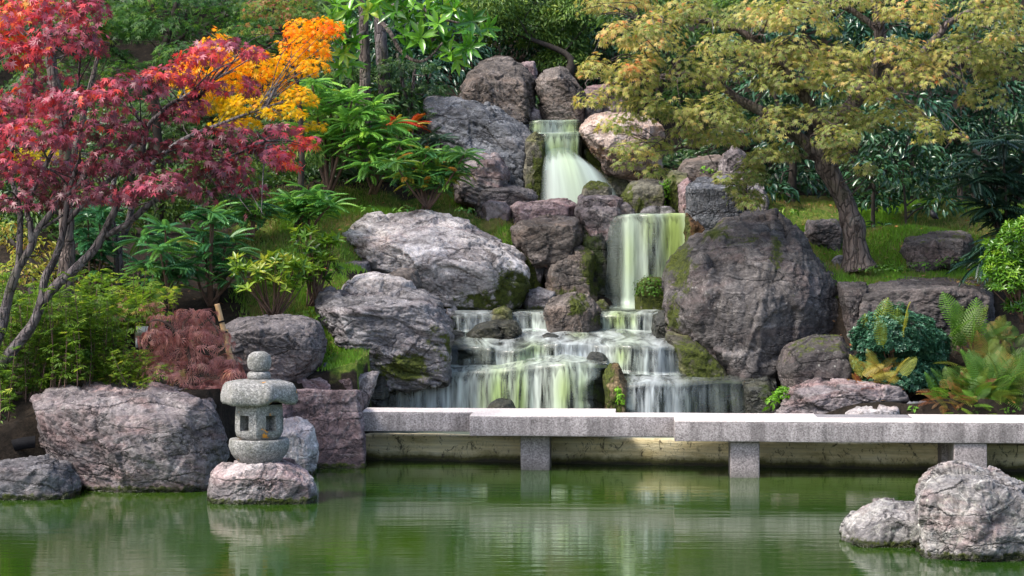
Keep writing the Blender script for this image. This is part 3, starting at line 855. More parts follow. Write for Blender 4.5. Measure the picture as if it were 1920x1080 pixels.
# fallen leaves
nl = 1500
lx = rng.uniform(-6.5, 9, nl); ly = rng.uniform(25, 34, nl)
lz = np.array([gz_at(a, b) for a, b in zip(lx, ly)]) + .035
ok = lz > .6
ok &= ~((lx > -1.0) & (lx < 2.7))
P = np.stack([lx, ly, lz], 1)[ok]; n = len(P)
mb = MB(); leaves(mb, T_maple_small(.25, .1), P, nrm(UP + rnd(n) * .5), rnd(n), rng.uniform(.05, .10, n), rng.random(n))
M['litter'] = leaf_mat('dry_leaves', [(0, (.20, .10, .05)), (.4, (.34, .20, .10)), (.7, (.45, .18, .05)), (1, (.5, .10, .04))], rough=.7, trans=.1)
tag(mb.put('fallen_leaves', M['litter']), 'brown and orange fallen leaves scattered over the slopes', 'leaves', kind='stuff')

n = 60000
ux = rng.uniform(-13, 14, n); uy = 33.2 + rng.random(n) ** 1.2 * 8
a_ = np.clip(np.searchsorted(xs, ux), 1, len(xs) - 1); b_ = np.clip(np.searchsorted(ys, uy), 1, len(ys) - 1)
uz = GZ[b_, a_]
ok = ~((ux > -1.6) & (ux < 3.2) & (uy < 36.2)) & ~((uy < 34.3) & (ux > 3.2) & (uz < 3.35))
P = np.stack([ux, uy, uz + rng.random(n) * .25], 1)[ok]; n = len(P)
mb = MB(); leaves(mb, T_leaf(.5), P, nrm(UP * .7 + np.array([0, -.6, 0]) + rnd(n) * .6), rnd(n), rng.uniform(.07, .16, n), .4 + .5 * fbm(P * 1.1, 3, 6) + rng.normal(0, .18, n))
M['under'] = leaf_mat('undergrowth_leaf', [(0, (.012, .035, .012)), (.5, (.035, .09, .02)), (1, (.12, .18, .03))], rough=.4, trans=.2)
tag(mb.put('undergrowth', M['under']), 'low dark green undergrowth covering the upper slope', 'undergrowth', kind='stuff')

# ------------------------------------------------------------------ pond
m, nt = mat('pond_water'); g = N(nt)
v = g.coords(False)
w1 = g.noise(g.mapping(v, (0, 0, .06), (.35, 2.2, 1)), 2.2, 3, .5)
w2 = g.noise(g.mapping(v, (0, 0, -.1), (1.2, 7, 1)), 3.0, 3, .5)
hh = g.math('ADD', g.math('MULTIPLY', w1, 1.0), g.math('MULTIPLY', w2, .22))
bb = g.n('ShaderNodeBump', {'Height': hh, 'Strength': .055, 'Distance': .06}).outputs[0]
cl = g.ramp(g.noise(v, .35, 3, .5), [(.3, (.013, .043, .004)), (.7, (.034, .072, .006))])
pp = g.n('ShaderNodeBsdfPrincipled', {'Base Color': cl, 'Roughness': .045, 'IOR': 1.36, 'Normal': bb})
g.out(pp.outputs[0]); M['pond'] = m
px_ = np.linspace(-26, 26, 60); py_ = np.linspace(2, 27, 60)
A, B = np.meshgrid(px_, py_)
V = np.stack([A.ravel(), B.ravel(), A.ravel() * 0], 1)
i = np.arange(59)[:, None] * 60; j = np.arange(59)[None]
Q = np.stack([i + j, i + j + 1, i + 60 + j + 1, i + 60 + j], -1).reshape(-1, 4)
tag(put('pond_water', V, Q, M['pond'], None, (0, 0, 0)), kind='structure')
# clear stream pools between the falls
m, nt = mat('stream_water'); g = N(nt)
v = g.coords(False)
hh = g.noise(g.mapping(v, (0, 0, 0), (1, 3, 1)), 3, 3, .5)
bb = g.n('ShaderNodeBump', {'Height': hh, 'Strength': .25, 'Distance': .05}).outputs[0]
pp = g.n('ShaderNodeBsdfPrincipled', {'Base Color': (.10, .12, .09, 1), 'Roughness': .3, 'IOR': 1.33, 'Normal': bb})
g.out(pp.outputs[0]); M['stream'] = m
def pool(x0, x1, y0, y1, z, name='stream_water', yl=None):
    a = np.linspace(x0, x1, 20); b = np.linspace(0, 1, 8)
    A, B = np.meshgrid(a, b)
    lo = np.interp(A, [x0, x1], yl) if yl else y0
    Yv = lo + (y1 - lo) * B
    V = np.stack([A.ravel(), Yv.ravel(), np.full(A.size, z)], 1)
    i = np.arange(7)[:, None] * 20; j = np.arange(19)[None]
    Q = np.stack([i + j, i + j + 1, i + 20 + j + 1, i + 20 + j], -1).reshape(-1, 4)
    return tag(put(name, V, Q, M['stream'], None, None), kind='structure')
pool(-1.74, 3.5, 26.7, 28.3, .30, yl=(27.07, 26.2))
pool(-.95, 2.15, 30.42, 31.75, 1.716)
pool(1.1, 2.6, 31.6, 33.3, 3.03)

# ------------------------------------------------------------------ weir wall
def wallf(name, x0, y0, x1, y1, zt, zb, th, mt, label, cat):
    n, r = 160, 14
    d = nrm(np.array([x1 - x0, y1 - y0])); pn = np.array([d[1], -d[0]])
    t = np.linspace(0, 1, n); L = math.hypot(x1 - x0, y1 - y0)
    prof = [(0, zb)] + [(0, zb + (zt - zb) * k / r) for k in range(1, r)] + [(0, zt - .02), (.02, zt), (th - .02, zt), (th, zt - .02), (th, zb)]
    V = []
    for o, z in prof:
        for a in t:
            x = x0 + (x1 - x0) * a - pn[0] * o; y = y0 + (y1 - y0) * a - pn[1] * o
            V.append((x, y, z))
    V = np.array(V); nr = len(prof)
    V[:, 1] += fbm(V * 4, 3, 4) * .012; V[:, 2] += np.where(V[:, 2] > zt - .05, fbm(V * np.array([2, 2, 0]), 2, 9) * .012, 0)
    i = np.arange(nr - 1)[:, None] * n; j = np.arange(n - 1)[None]
    Q = np.stack([i + j, i + j + 1, i + n + j + 1, i + n + j], -1).reshape(-1, 4)
    return tag(put(name, V, Q, mt, None, None), label, cat)
m, nt = mat('weir_concrete'); g = N(nt)
v = g.coords(False)
z = g.n('ShaderNodeSeparateXYZ', {0: v}).outputs[2]
n1 = g.noise(g.mapping(v, (0, 0, 0), (1, 1, 3)), 2.2, 6, .65)
c = g.ramp(n1, [(.3, (.52, .42, .20)), (.5, (.80, .69, .42)), (.7, (.88, .80, .58))])
c = g.mix(.5, c, g.ramp(g.noise(g.mapping(v, (0, 0, 0), (.4, .4, 14)), 3, 5, .6), [(.3, .45), (.7, 1.2)]), 'MULTIPLY')
zz = g.math('ADD', z, g.math('MULTIPLY', g.math('SUBTRACT', g.noise(v, 3.5, 6, .75), .5), .16))
c = g.mix(g.ramp(zz, [(.06 + .5, 1.0), (.13 + .5, .0)]), c, (.10, .095, .02))
c = g.mix(g.ramp(zz, [(.02 + .5, 1.0), (.06 + .5, .0)]), c, (.022, .018, .006))
blk = g.ramp(g.noise(g.mapping(v, (0, 0, 0), (1.3, 1.3, .8)), 7, 6, .8, 1.5), [(.55, 0.0), (.61, 1.0)])
c = g.mix(g.math('MULTIPLY', blk, .85), c, (.03, .022, .012))
bb = g.n('ShaderNodeBump', {'Height': g.noise(g.mapping(v, (0, 0, 0), (1, 1, 6)), 9, 5, .7), 'Strength': .5, 'Distance': .03}).outputs[0]
pp = g.n('ShaderNodeBsdfPrincipled', {'Base Color': c, 'Roughness': .7, 'Normal': bb})
g.out(pp.outputs[0]); M['weir'] = m
wallf('weir_wall', -1.95, 26.92, 8.5, 25.02, .318, -.5, .22, m, 'low cream concrete weir wall stained green along the pond waterline', 'wall')

# ------------------------------------------------------------------ slab bridge
def granite(name, c1, c2, stain=.5):
    m, nt = mat(name); g = N(nt)
    v = g.coords()
    sp = g.noise(v, 60, 2, .6); sp2 = g.n('ShaderNodeTexVoronoi', {'Vector': v, 'Scale': 75.0}).outputs['Color']
    sep = g.n('ShaderNodeSeparateColor', {0: sp2}).outputs[0]
    c = g.ramp(sep, [(.0, c1), (.35, [.5 * (a + b) for a, b in zip(c1, c2)]), (.9, c2)])
    c = g.mix(.5, c, g.ramp(sp, [(.35, .5), (.65, 1.35)]), 'MULTIPLY')
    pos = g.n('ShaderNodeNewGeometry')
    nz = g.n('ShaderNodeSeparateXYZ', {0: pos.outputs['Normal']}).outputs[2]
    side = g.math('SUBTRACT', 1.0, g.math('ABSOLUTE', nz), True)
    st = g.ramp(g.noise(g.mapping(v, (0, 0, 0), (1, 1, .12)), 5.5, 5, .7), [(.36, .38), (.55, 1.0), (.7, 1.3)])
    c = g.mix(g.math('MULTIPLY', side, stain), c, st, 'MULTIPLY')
    c = g.mix(g.ramp(g.noise(v, 2.5, 4, .6), [(.35, .35), (.65, 0.0)]), c, [x * .6 for x in c1])
    c = g.mix(g.math('MULTIPLY', g.attr('wet'), .6), c, (.07, .07, .05))
    bb = g.n('ShaderNodeBump', {'Height': g.math('ADD', sp, sep), 'Strength': .25, 'Distance': .006}).outputs[0]
    pp = g.n('ShaderNodeBsdfPrincipled', {'Base Color': c, 'Roughness': .75, 'Normal': bb})
    g.out(pp.outputs[0]); return m
M['granite'] = granite('bridge_granite', (.20, .17, .17), (.46, .42, .42), .8)
M['granite_top'] = granite('skylit_top_granite', (.50, .44, .42), (.80, .73, .70), .8)  # slab tops: paler copy of the granite, skylight put into the colour
M['granite_dark'] = granite('grey_granite', (.16, .15, .16), (.34, .32, .33), .6)
M['lantern'] = granite('lantern_granite', (.20, .20, .19), (.58, .57, .54), .25)

def block(mb, c0, u, L, W, z0, z1, bev=.008, wet=False):
    """box: c0 = front-left foot (x,y), u = direction of length; slightly uneven"""
    u = np.array(u); w = np.array([-u[1], u[0]])
    bm = bmesh.new()
    bmesh.ops.create_cube(bm, size=1)
    for v in bm.verts: v.co = Vector((v.co.x * L, v.co.y * W, v.co.z * (z1 - z0)))
    bmesh.ops.bevel(bm, geom=bm.edges[:], offset=bev, segments=2, profile=.6, affect='EDGES')
    bmesh.ops.triangulate(bm, faces=bm.faces[:])
    for k in range(3):
        es = [e for e in bm.edges if e.calc_length() > .25]
        if es: bmesh.ops.subdivide_edges(bm, edges=es, cuts=1)
        bmesh.ops.triangulate(bm, faces=bm.faces[:])
    V = np.array([v.co[:] for v in bm.verts]); Fs = np.array([[v.index for v in f.verts] for f in bm.faces]); bm.free()
    C = np.array([c0[0], c0[1]]) + u * L / 2 + w * W / 2
    X = C[0] + V[:, 0] * u[0] + V[:, 1] * w[0]; Yv = C[1] + V[:, 0] * u[1] + V[:, 1] * w[1]; Z = (z0 + z1) / 2 + V[:, 2]
    P = np.stack([X, Yv, Z], 1)
    P = P + .004 * np.stack([fbm(P * 5, 2, 1), fbm(P * 5, 2, 2), fbm(P * 5, 2, 3)], 1)
    mb.add(P, Fs, wet=np.clip((.10 - P[:, 2]) / .04, 0, 1) if wet else 0.0)

ang = -math.radians(3.4); U = np.array([math.cos(ang), math.sin(ang)])
def slab(label, px, Yf, L, W, zt=.65, zb=.416, mt='granite'):
    x = (px - 960) * Yf / F
    t = thing('bridge_slab', label, 'bridge slab', (x, Yf, zb), 'granite slabs of the zigzag bridge')
    mb = MB(); block(mb, (x, Yf), U, L, W, zb, zt - .012)
    mb.put('slab_body', M[mt], t, smooth=False)
    mb = MB(); block(mb, (x + .002 * U[0], Yf + .001), U, L - .003, W - .003, zt - .0115, zt, .004)
    o = mb.put('walking_surface', M['granite_top' if mt == 'granite' else 'granite_dark'], t, smooth=False)
    return t
slab('leftmost pale granite slab of the bridge, ending against the square purple rock', 676, 26.2, 3.05, .62)
slab('middle granite slab of the bridge, in front of the cascade', 880, 25.58, 4.05, .60)
slab('nearest long granite slab of the bridge, running out of the picture on the right', 1265, 24.88, 6.4, .60)
bx = (1517 - 960) * 25.32 / F
slab('short darker grey granite slab set behind the nearest bridge slab', 1520, 25.31, 1.17, .56, .647, .42, 'granite_dark')
slab('rear granite slab at the right end of the bridge, below the green ferns', 1713, 25.24, 3.4, .58, .65, .42)
def pier(label, px, Yf, W, D=.5, zt=.414):
    x = (px - 960) * Yf / F
    mb = MB(); block(mb, (x, Yf), U, W, D, -.7, zt - .002, .015, True)
    o = mb.put('bridge_pier', M['pier'], None, (x, Yf, -.7), False)
    tag(o, label, 'bridge pier', 'square granite piers under the bridge')
M['pier'] = granite('pier_granite', (.17, .145, .145), (.40, .35, .35), .35)
pier('square granite pier under the middle bridge slab', 976, 25.75, .345)
pier('granite pier with a rusty streak, under the nearest slab', 1369, 24.93, .335)
pier('granite pier half hidden behind the pale front rock', 1789, 24.72, .37)
pier('granite pier hidden in shade under the rear slab', 1765, 25.35, .4, .4)

# ------------------------------------------------------------------ stone lantern
LX, LY, LZ = (486 - 960) * 22.9 / F, 22.9, zat(868, 22.9)
S_ = 22.9 / F
lan = thing('stone_lantern', 'small grey granite lantern with orange lichen standing on a rock in the pond', 'stone lantern', (LX, LY, LZ))
def lathe(prof, seg=72, mod=None, cx=LX, cy=LY):
    """prof: list of (radius, z); mod(theta, k) radial factor"""
    th = np.arange(seg) * 2 * math.pi / seg
    V = []
    for k, (r, z) in enumerate(prof):
        f = mod(th, k / (len(prof) - 1)) if mod else 1.0
        zz = z
        V.append(np.stack([cx + r * f * np.cos(th), cy + r * f * np.sin(th), np.broadcast_to(zz, th.shape)], 1))
    R = len(prof); V = np.concatenate(V)
    i = np.arange(R - 1)[:, None] * seg; j = np.arange(seg)[None]
    Q = np.stack([i + j, i + (j + 1) % seg, i + seg + (j + 1) % seg, i + seg + j], -1).reshape(-1, 4)
    Fs = np.concatenate([Q[:, [0, 1, 2]], Q[:, [0, 2, 3]]])
    a = len(V); V = np.vstack([V, [cx, cy, prof[0][1]], [cx, cy, prof[-1][1]]])
    jj = np.arange(seg)
    Fs = np.vstack([Fs, np.stack([np.full(seg, a), (jj + 1) % seg, jj], 1), np.stack([np.full(seg, a + 1), (R - 1) * seg + jj, (R - 1) * seg + (jj + 1) % seg], 1)])
    return V, Fs
def rs(prof, n=40):
    P = spline([(a, b, 0) for a, b in prof], 5); return [(a, b) for a, b, _ in P]
def pz(y): return zat(y, LY)
def hexmod(phase, amt):
    def f(th, t):
        a = ((th - phase) % (math.pi / 3)) - math.pi / 6
        h = math.cos(math.pi / 6) / np.cos(a)
        return 1 - amt + amt * h / .93
    return f
def rough_stone(V, a=.006): return V + a * np.stack([fbm(V * 14, 3, 1), fbm(V * 14, 3, 2), fbm(V * 14, 3, 3)], 1)
def lpart(name, prof, mod=None, sm=True, parent=lan, seg=72, a=.006, post=None, lab=None):
    V, Fs = lathe(prof, seg, mod); V = rough_stone(V, a)
    if post is not None: V = post(V)
    o = put(name, V, Fs, M['lantern_o'], parent, attrs=dict(wet=np.zeros(len(V))), smooth=sm)
    if lab: o['label'] = lab
    return o
# lantern stone with lichen
m, nt = mat('lichened_granite'); g = N(nt)
v = g.coords()
sep = g.n('ShaderNodeSeparateColor', {0: g.n('ShaderNodeTexVoronoi', {'Vector': v, 'Scale': 85.0}).outputs['Color']}).outputs[0]
sp = g.noise(v, 50, 4, .7)
c = g.ramp(sep, [(0, (.15, .15, .145)), (.5, (.265, .26, .25)), (.95, (.42, .41, .39))])
c = g.mix(.65, c, g.ramp(sp, [(.35, .6), (.65, 1.25)]), 'MULTIPLY')
c = g.mix(g.ramp(g.noise(v, 6.5, 6, .75), [(.46, 0.0), (.6, .7)]), c, (.10, .105, .085))
c = g.mix(g.ramp(g.noise(v, 6.5, 4, .7), [(.64, 0.0), (.67, .95)]), c, (.66, .27, .02))
bb = g.n('ShaderNodeBump', {'Height': g.math('ADD', sp, g.math('MULTIPLY', sep, .5)), 'Strength': .7, 'Distance': .012}).outputs[0]
pp = g.n('ShaderNodeBsdfPrincipled', {'Base Color': c, 'Roughness': .9, 'Normal': bb})
g.out(pp.outputs[0]); M['lantern_o'] = m
R_ = lambda p: p * S_
lpart('bowl_base', rs([(R_(30), pz(869)), (R_(38), pz(866)), (R_(50), pz(852)), (R_(56), pz(838)), (R_(56), pz(826)), (R_(53), pz(822)), (R_(44), pz(823))]))
# fire box with window openings cut by real holes
V, Fs = lathe(rs([(R_(33), pz(824)), (R_(42), pz(818)), (R_(46), pz(808)), (R_(46.5), pz(795)), (R_(46), pz(780)), (R_(45), pz(766)), (R_(44), pz(757))]), 72, hexmod(math.radians(30), .55))
V = rough_stone(V, .004)
me = make_mesh('fire_box', V - ROOT[lan.name], Fs, dict(wet=np.zeros(len(V))), True); me.materials.append(m)
fb = bpy.data.objects.new('fire_box', me); col.objects.link(fb); fb.parent = lan; ROOT[fb.name] = ROOT[lan.name]
def cutter(az, w, h, d, r, zc):
    """box looking inwards at azimuth az"""
    o = np.array([math.cos(az), math.sin(az), 0]); s = np.array([-math.sin(az), math.cos(az), 0])
    Vb = []
    for a in (-1, 1):
        for b in (-1, 1):
            for c in (0, 1):
                Vb.append(o * (r - d + c * (d + .12)) + s * a * w * (.88 if c == 0 else 1.0) + np.array([0, 0, zc + b * h]))
    Vb = np.array(Vb) + np.array([0, 0, 0])
    return Vb, [(0, 1, 3, 2), (4, 6, 7, 5), (0, 4, 5, 1), (2, 3, 7, 6), (0, 2, 6, 4), (1, 5, 7, 3)]
zc = (pz(778) + pz(804)) / 2 - LZ
cuts = []
for az in (-122, -54, 0, 60, 120, 180):
    Vc, Fc = cutter(math.radians(az), R_(11), R_(14.5), R_(26), R_(46), zc)
    bmx = bmesh.new()
    vs = [bmx.verts.new(q) for q in Vc]
    for f in Fc: bmx.faces.new([vs[k] for k in f])
    bmesh.ops.recalc_face_normals(bmx, faces=bmx.faces[:])
    mc = bpy.data.meshes.new('cut'); bmx.to_mesh(mc); bmx.free()
    co = bpy.data.objects.new('cut', mc); col.objects.link(co); co.parent = lan
    md = fb.modifiers.new('b', 'BOOLEAN'); md.operation = 'DIFFERENCE'; md.object = co; md.solver = 'EXACT'
    cuts.append(co)
bpy.context.view_layer.update()
dg = bpy.context.evaluated_depsgraph_get()
nm = bpy.data.meshes.new_from_object(fb.evaluated_get(dg)); fb.modifiers.clear(); fb.data = nm; nm.name = 'fire_box'
nm.polygons.foreach_set('use_smooth', np.zeros(len(nm.polygons), bool))
for co in cuts: bpy.data.objects.remove(co)
def roofpost(V):
    # chipped notch under the front right eave
    d = np.exp(-(((V[:, 0] - (LX + R_(36))) / R_(12)) ** 2)) * (V[:, 1] < LY)
    low = V[:, 2] < pz(750)
    V[:, 2] += np.where(low, d * R_(10), 0)
    return V
lpart('roof', [(R_(30), pz(755)), (R_(58), pz(758)), (R_(66), pz(757)), (R_(70), pz(751)), (R_(70), pz(741)), (R_(68), pz(731)), (R_(65), pz(723)), (R_(61), pz(717.5)), (R_(52), pz(714.5)), (R_(36), pz(712)), (R_(22), pz(710.5))],
      hexmod(math.radians(-8), 1.15), True, post=roofpost)
fin = lpart('finial', rs([(R_(10), pz(697)), (R_(19), pz(692)), (R_(22.5), pz(680)), (R_(20.5), pz(667)), (R_(12), pz(660)), (R_(3), pz(658.5))]))
lpart('neck_ring', rs([(R_(16), pz(712)), (R_(21), pz(709)), (R_(22), pz(703)), (R_(20), pz(698)), (R_(14), pz(696))]), parent=fin)
# ------------------------------------------------------------------ boulders round the pond
rock('boulder', 'large purple grey boulder with a flat rusty top, left of the stone lantern', [(57, 748), (95, 727, .5), (240, 722, .7), (350, 731, .6), (400, 745, .3), (418, 790), (432, 850), (400, 885), (385, 915), (215, 923), (145, 882), (78, 850), (66, 790)],
     24.1, 1.7, [(70, 768, -.35), (120, 752, -.5), (240, 748, -.6), (360, 752, -.5), (400, 775, -.4), (140, 870, -.45), (215, 921, -.5), (380, 914, -.5), (300, 850, -.75), (150, 840, -.35), (330, 790, -.7), (215, 800, -.68)], 'purple', 7, wetz=0.0, seed=11, strata=(.75, .2, .6, 9, .8), sink=.4, p=40, chis=.6, cuts=2)
rock('boulder', 'low rounded grey rock at the left edge of the pond', [(-60, 880), (0, 867), (85, 862), (128, 872), (146, 905), (143, 937), (60, 940), (-60, 942)], 23.2, 1.0, [(-60, 900, -.35), (10, 885, -.4), (90, 882, -.4), (128, 905, -.3), (125, 938, -.35), (20, 942, -.4)], 'grey', 6, wetz=0.0, seed=21, sink=.4)
rock('boulder', 'rounded pink grey rock with orange lichen, standing in the pond under the stone lantern', [(386, 912), (390, 880), (428, 867, .2), (540, 864, .25), (577, 882), (598, 918), (590, 938), (400, 942)], 22.75, .9,
     [(395, 895, -.25), (440, 880, -.3), (540, 880, -.3), (580, 905, -.3), (580, 939, -.25), (405, 943, -.25), (490, 905, -.36)], 'lichenrock', 7, wetz=0.0, seed=31, sink=.4, p=18, chis=.6)
rock('boulder', 'whitish rounded rock between the stone lantern and the square purple rock', [(505, 800), (535, 783), (560, 782), (585, 800), (598, 842), (592, 872), (565, 884), (510, 884)], 25.3, .8, None, 'pale', 6, wetz=0.0, seed=41)
rock('boulder', 'tall square purple rock with white lichen spots at the left end of the bridge', [(533, 735), (600, 733), (675, 733), (684, 790), (686, 872), (600, 876), (525, 862), (520, 760)], 26.3, 1.1,
     [(536, 740, -.35), (673, 740, -.35), (682, 800, -.35), (685, 874, -.4), (560, 877, -.4), (525, 862, -.3)], 'pink', 7, wetz=0.0, seed=51, p=44, chis=.45, sink=.4)
rock('boulder', 'low reddish rock lying on the bank behind the square purple rock', [(528, 708), (560, 693), (634, 695), (640, 740), (530, 745)], 27.05, .9, None, 'pink', 6, seed=52)
rock('boulder', 'small upright pink rock beside the low reddish rock', [(634, 698), (662, 695), (668, 712), (667, 742), (634, 742)], 26.95, .6, None, 'pink', 5, seed=53)
rock('boulder', 'small pale angular stone wedged beside the foot of the lowest fall', [(664, 698), (712, 697), (705, 712), (688, 730), (672, 724)], 27.1, .5, None, 'grey', 5, seed=54)
rock('boulder', 'dark dripping rock at the left end of the lowest fall', [(680, 715), (722, 700), (730, 730), (725, 790), (685, 790)], 27.6, .6, None, 'wet', 5, seed=55)
rock('boulder', 'broad dark grey rock between the bamboo stakes and the leaning grey boulder', [(415, 610), (450, 596), (560, 593), (598, 606), (611, 640), (602, 680), (560, 703), (500, 714), (440, 700), (422, 655)], 26.9, 1.5,
     [(430, 625, -.5), (500, 612, -.6), (580, 625, -.5), (590, 660, -.5), (500, 700, -.4), (440, 680, -.4)], 'dark2', 7, seed=61, p=22, chis=.8)
rock('boulder', 'big leaning grey boulder with wavy layers, left of the cascade', [(583, 565), (600, 546, .5), (690, 541, .6), (800, 545, .5), (825, 562, .3), (838, 592), (849, 612), (845, 680), (812, 693), (690, 697), (648, 674), (612, 640), (600, 600)], 28.1, 1.7,
     [(590, 572, -.3), (640, 590, -.7), (700, 575, -.65), (815, 575, -.5), (842, 630, -.45), (830, 685, -.5), (700, 696, -.55), (655, 668, -.6)], 'grey', 7, seed=71, strata=(.15, .1, 1, 13, 1.3), moss=[(760, 690, 60, .9, 30), (830, 650, 40, .5)], p=40, chis=.7, cuts=3)
rock('boulder', 'flat pinkish slab lying on top behind the leaning grey boulder', [(640, 540), (658, 518), (700, 511), (775, 524), (785, 546), (650, 548)], 28.9, .9, None, 'pale', 6, seed=72, chis=.7)
rock('boulder', 'small brownish wedge of rock between the flat pinkish slab and the large pale boulder', [(718, 518), (750, 502), (782, 506), (792, 532), (778, 545), (730, 540)], 29.2, .7, None, 'brown', 5, seed=73)
rock('boulder', 'largest pale pink and white boulder, lying on the grass slope', [(640, 432), (672, 406, .4), (720, 398, .7), (790, 395, .9), (880, 414, .8), (908, 430, .6), (945, 455, .3), (990, 492), (993, 512), (985, 548), (960, 579, -.2), (860, 581, -.3), (830, 562), (780, 522), (700, 506), (680, 490), (643, 474)],
     31.1, 2.2, [(650, 450, -.25), (690, 425, -.35), (760, 420, -.3), (860, 440, -.4), (940, 480, -.6), (985, 520, -.5), (760, 480, -.85), (820, 520, -.85), (870, 575, -.6), (900, 500, -.85), (955, 575, -.5), (700, 490, -.5)], 'pale', 7, seed=84, strata=(.35, .3, .9, 8, .8), moss=[(965, 550, 45, .95), (900, 560, 60, .55, 30), (655, 465, 20, .5)], chis=.9, wetz=1.715, cuts=5)
rock('boulder', 'thin flat grey stone in the grass beside the large pale boulder', [(636, 494), (660, 489), (692, 490), (695, 507), (645, 508)], 30.6, .6, None, 'grey', 5, seed=82)
rock('boulder', 'small pale stone at the foot of the large pale boulder', [(836, 565), (855, 562), (860, 582), (835, 582)], 30.6, .4, None, 'pale', 5, seed=83)
rock('boulder', 'long purple brown rock left of the middle fall', [(958, 428), (975, 410), (1060, 405), (1086, 411), (1094, 440), (1080, 468), (1000, 473), (962, 452)], 31.7, 1.1, None, 'brown', 6, seed=91, p=30)
rock('boulder', 'small pale wedge stone under the long purple brown rock', [(990, 470), (1022, 470), (1030, 490), (1012, 503), (993, 486)], 31.6, .4, None, 'grey', 5, seed=92)
rock('moss_mound', 'yellow green mossy bank beside the large pale boulder', [(968, 462), (985, 462), (1018, 510), (1020, 560), (985, 565), (988, 500)], 31.75, .7, None, 'mossy', 6, moss=[(995, 515, 90)], seed=93, cat='mossy bank', chis=.5)
rock('boulder', 'purple brown rock with a mossy right side, left of the middle fall', [(1020, 500), (1040, 470), (1090, 460), (1114, 470), (1118, 560), (1080, 556), (1030, 548)], 31.5, 1.0, None, 'brown', 6, moss=[(1108, 500, 22, .9, 60), (1060, 550, 40, .6, 15)], seed=94)
rock('boulder', 'mossy cliff rock at the left edge of the middle fall', [(1085, 415), (1130, 400), (1145, 440), (1140, 575), (1100, 575), (1095, 480)], 31.9, .9, None, 'wet', 6, moss=[(1110, 490, 25, .8, 90)], seed=95)
rock('boulder', 'small squarish grey rock at the back of the middle pool', [(978, 582), (986, 545), (1010, 540), (1042, 548), (1038, 582)], 31.0, .6, None, 'grey', 5, seed=96, wetz=1.715, p=36)
rock('boulder', 'rounded brown boulder with a mossy shoulder, in the middle of the cascade', [(1022, 585), (1032, 562), (1075, 546), (1102, 550), (1127, 580), (1122, 612), (1090, 626), (1035, 622), (1023, 604)], 29.9, .9, [(1035, 580, -.3), (1070, 565, -.35), (1110, 585, -.3), (1080, 620, -.35), (1035, 615, -.3)], 'brown', 7, moss=[(1085, 572, 22, .9), (1118, 600, 16, .6), (1095, 560, 18, .6)], seed=97)
rock('boulder', 'low glossy black rock washed by the cascade', [(872, 628), (893, 608), (930, 600), (968, 603), (982, 620), (960, 640), (885, 640)], 29.5, .6, None, 'wet', 6, seed=98, p=14)
rock('boulder', 'little mossy grey rock on the lip of the middle pool', [(917, 596), (925, 580), (945, 574), (960, 582), (962, 600), (925, 604)], 29.95, .4, None, 'mossy', 5, seed=99, moss=[(940, 580, 15, .6)])
rock('boulder', 'round moss covered rock at the foot of the middle fall', [(1190, 552), (1195, 530), (1212, 519), (1240, 518), (1256, 530), (1256, 580), (1200, 580), (1190, 570)], 30.9, .7, None, 'mossy', 6, moss=[(1222, 550, 90)], seed=101, p=12, chis=.3)
rock('boulder', 'tiny mossy stone beside the foam of the middle fall', [(1112, 578), (1118, 566), (1132, 561), (1143, 574), (1140, 582)], 30.8, .3, None, 'mossy', 5, moss=[(1125, 568, 20, .7)], seed=102)
rock('boulder', 'huge dark grey domed boulder with moss on its left shoulder, right of the falls', [(1239, 550, .3), (1243, 520, .4), (1262, 494, .6), (1290, 462, .9), (1330, 430, 1.1), (1372, 399, 1.3), (1430, 397, 1.4), (1470, 400, 1.3), (1500, 436, 1.0), (1534, 478, .8), (1570, 532, .5), (1590, 600), (1575, 640), (1540, 662), (1470, 690), (1400, 706, -.5), (1370, 700, -.5), (1330, 668), (1285, 640), (1250, 628), (1239, 590)],
     29.2, 2.6, [(1262, 560, -.35), (1300, 500, -.35), (1350, 470, -.2), (1500, 480, -.35), (1545, 590, -.6), (1470, 660, -.9), (1400, 690, -1.0), (1330, 630, -.8), (1300, 590, -.75), (1420, 560, -1.0), (1480, 560, -.9)],
     'bigdark', 7, seed=111, strata=(.98, .1, -.28, 11, .75), moss=[(1275, 500, 26, .85, 50), (1340, 430, 30, .6, 28), (1262, 600, 16, .8, 40), (1455, 470, 14, .55, 40), (1380, 450, 60, .45, 14)], p=30, chis=.75, cuts=3)
rock('boulder', 'dark mossy wedge under the left foot of the huge domed boulder', [(1248, 625), (1300, 630), (1350, 672), (1374, 712), (1310, 724), (1262, 690)], 28.75, 1.0, None, 'mossy', 6, moss=[(1310, 680, 60, .75)], seed=112)
rock('boulder', 'round dark rock mottled with lichen, between the huge boulder and the blue green shrub', [(1454, 690), (1470, 652), (1530, 628), (1580, 630), (1606, 662), (1602, 705), (1580, 726), (1480, 730)], 27.7, 1.1, None, 'lichdark', 6, seed=121, p=16, chis=.6, topmoss=.5)
rock('boulder', 'flat topped purple rock behind the bridge at the right', [(1452, 778), (1490, 733, .1), (1530, 712, .4), (1680, 716, .4), (1698, 742), (1697, 778)], 26.9, 1.0, [(1460, 775, -.3), (1510, 728, -.3), (1600, 722, -.35), (1690, 730, -.3), (1692, 776, -.3), (1580, 750, -.4)], 'purple', 7, seed=131, sink=.5, p=34)
rock('boulder', 'low whitish stone just behind the bridge, in front of the flat topped purple rock', [(1585, 775), (1610, 762), (1650, 765), (1682, 762), (1690, 782), (1585, 785)], 26.3, .4, None, 'pale', 5, seed=132, sink=.4)
rock('boulder', 'flat blue grey stone behind the bridge between the purple rock and the ferns', [(1696, 775), (1702, 756), (1750, 753), (1768, 768), (1765, 785), (1700, 785)], 26.5, .5, None, 'blue', 5, seed=133, sink=.4)
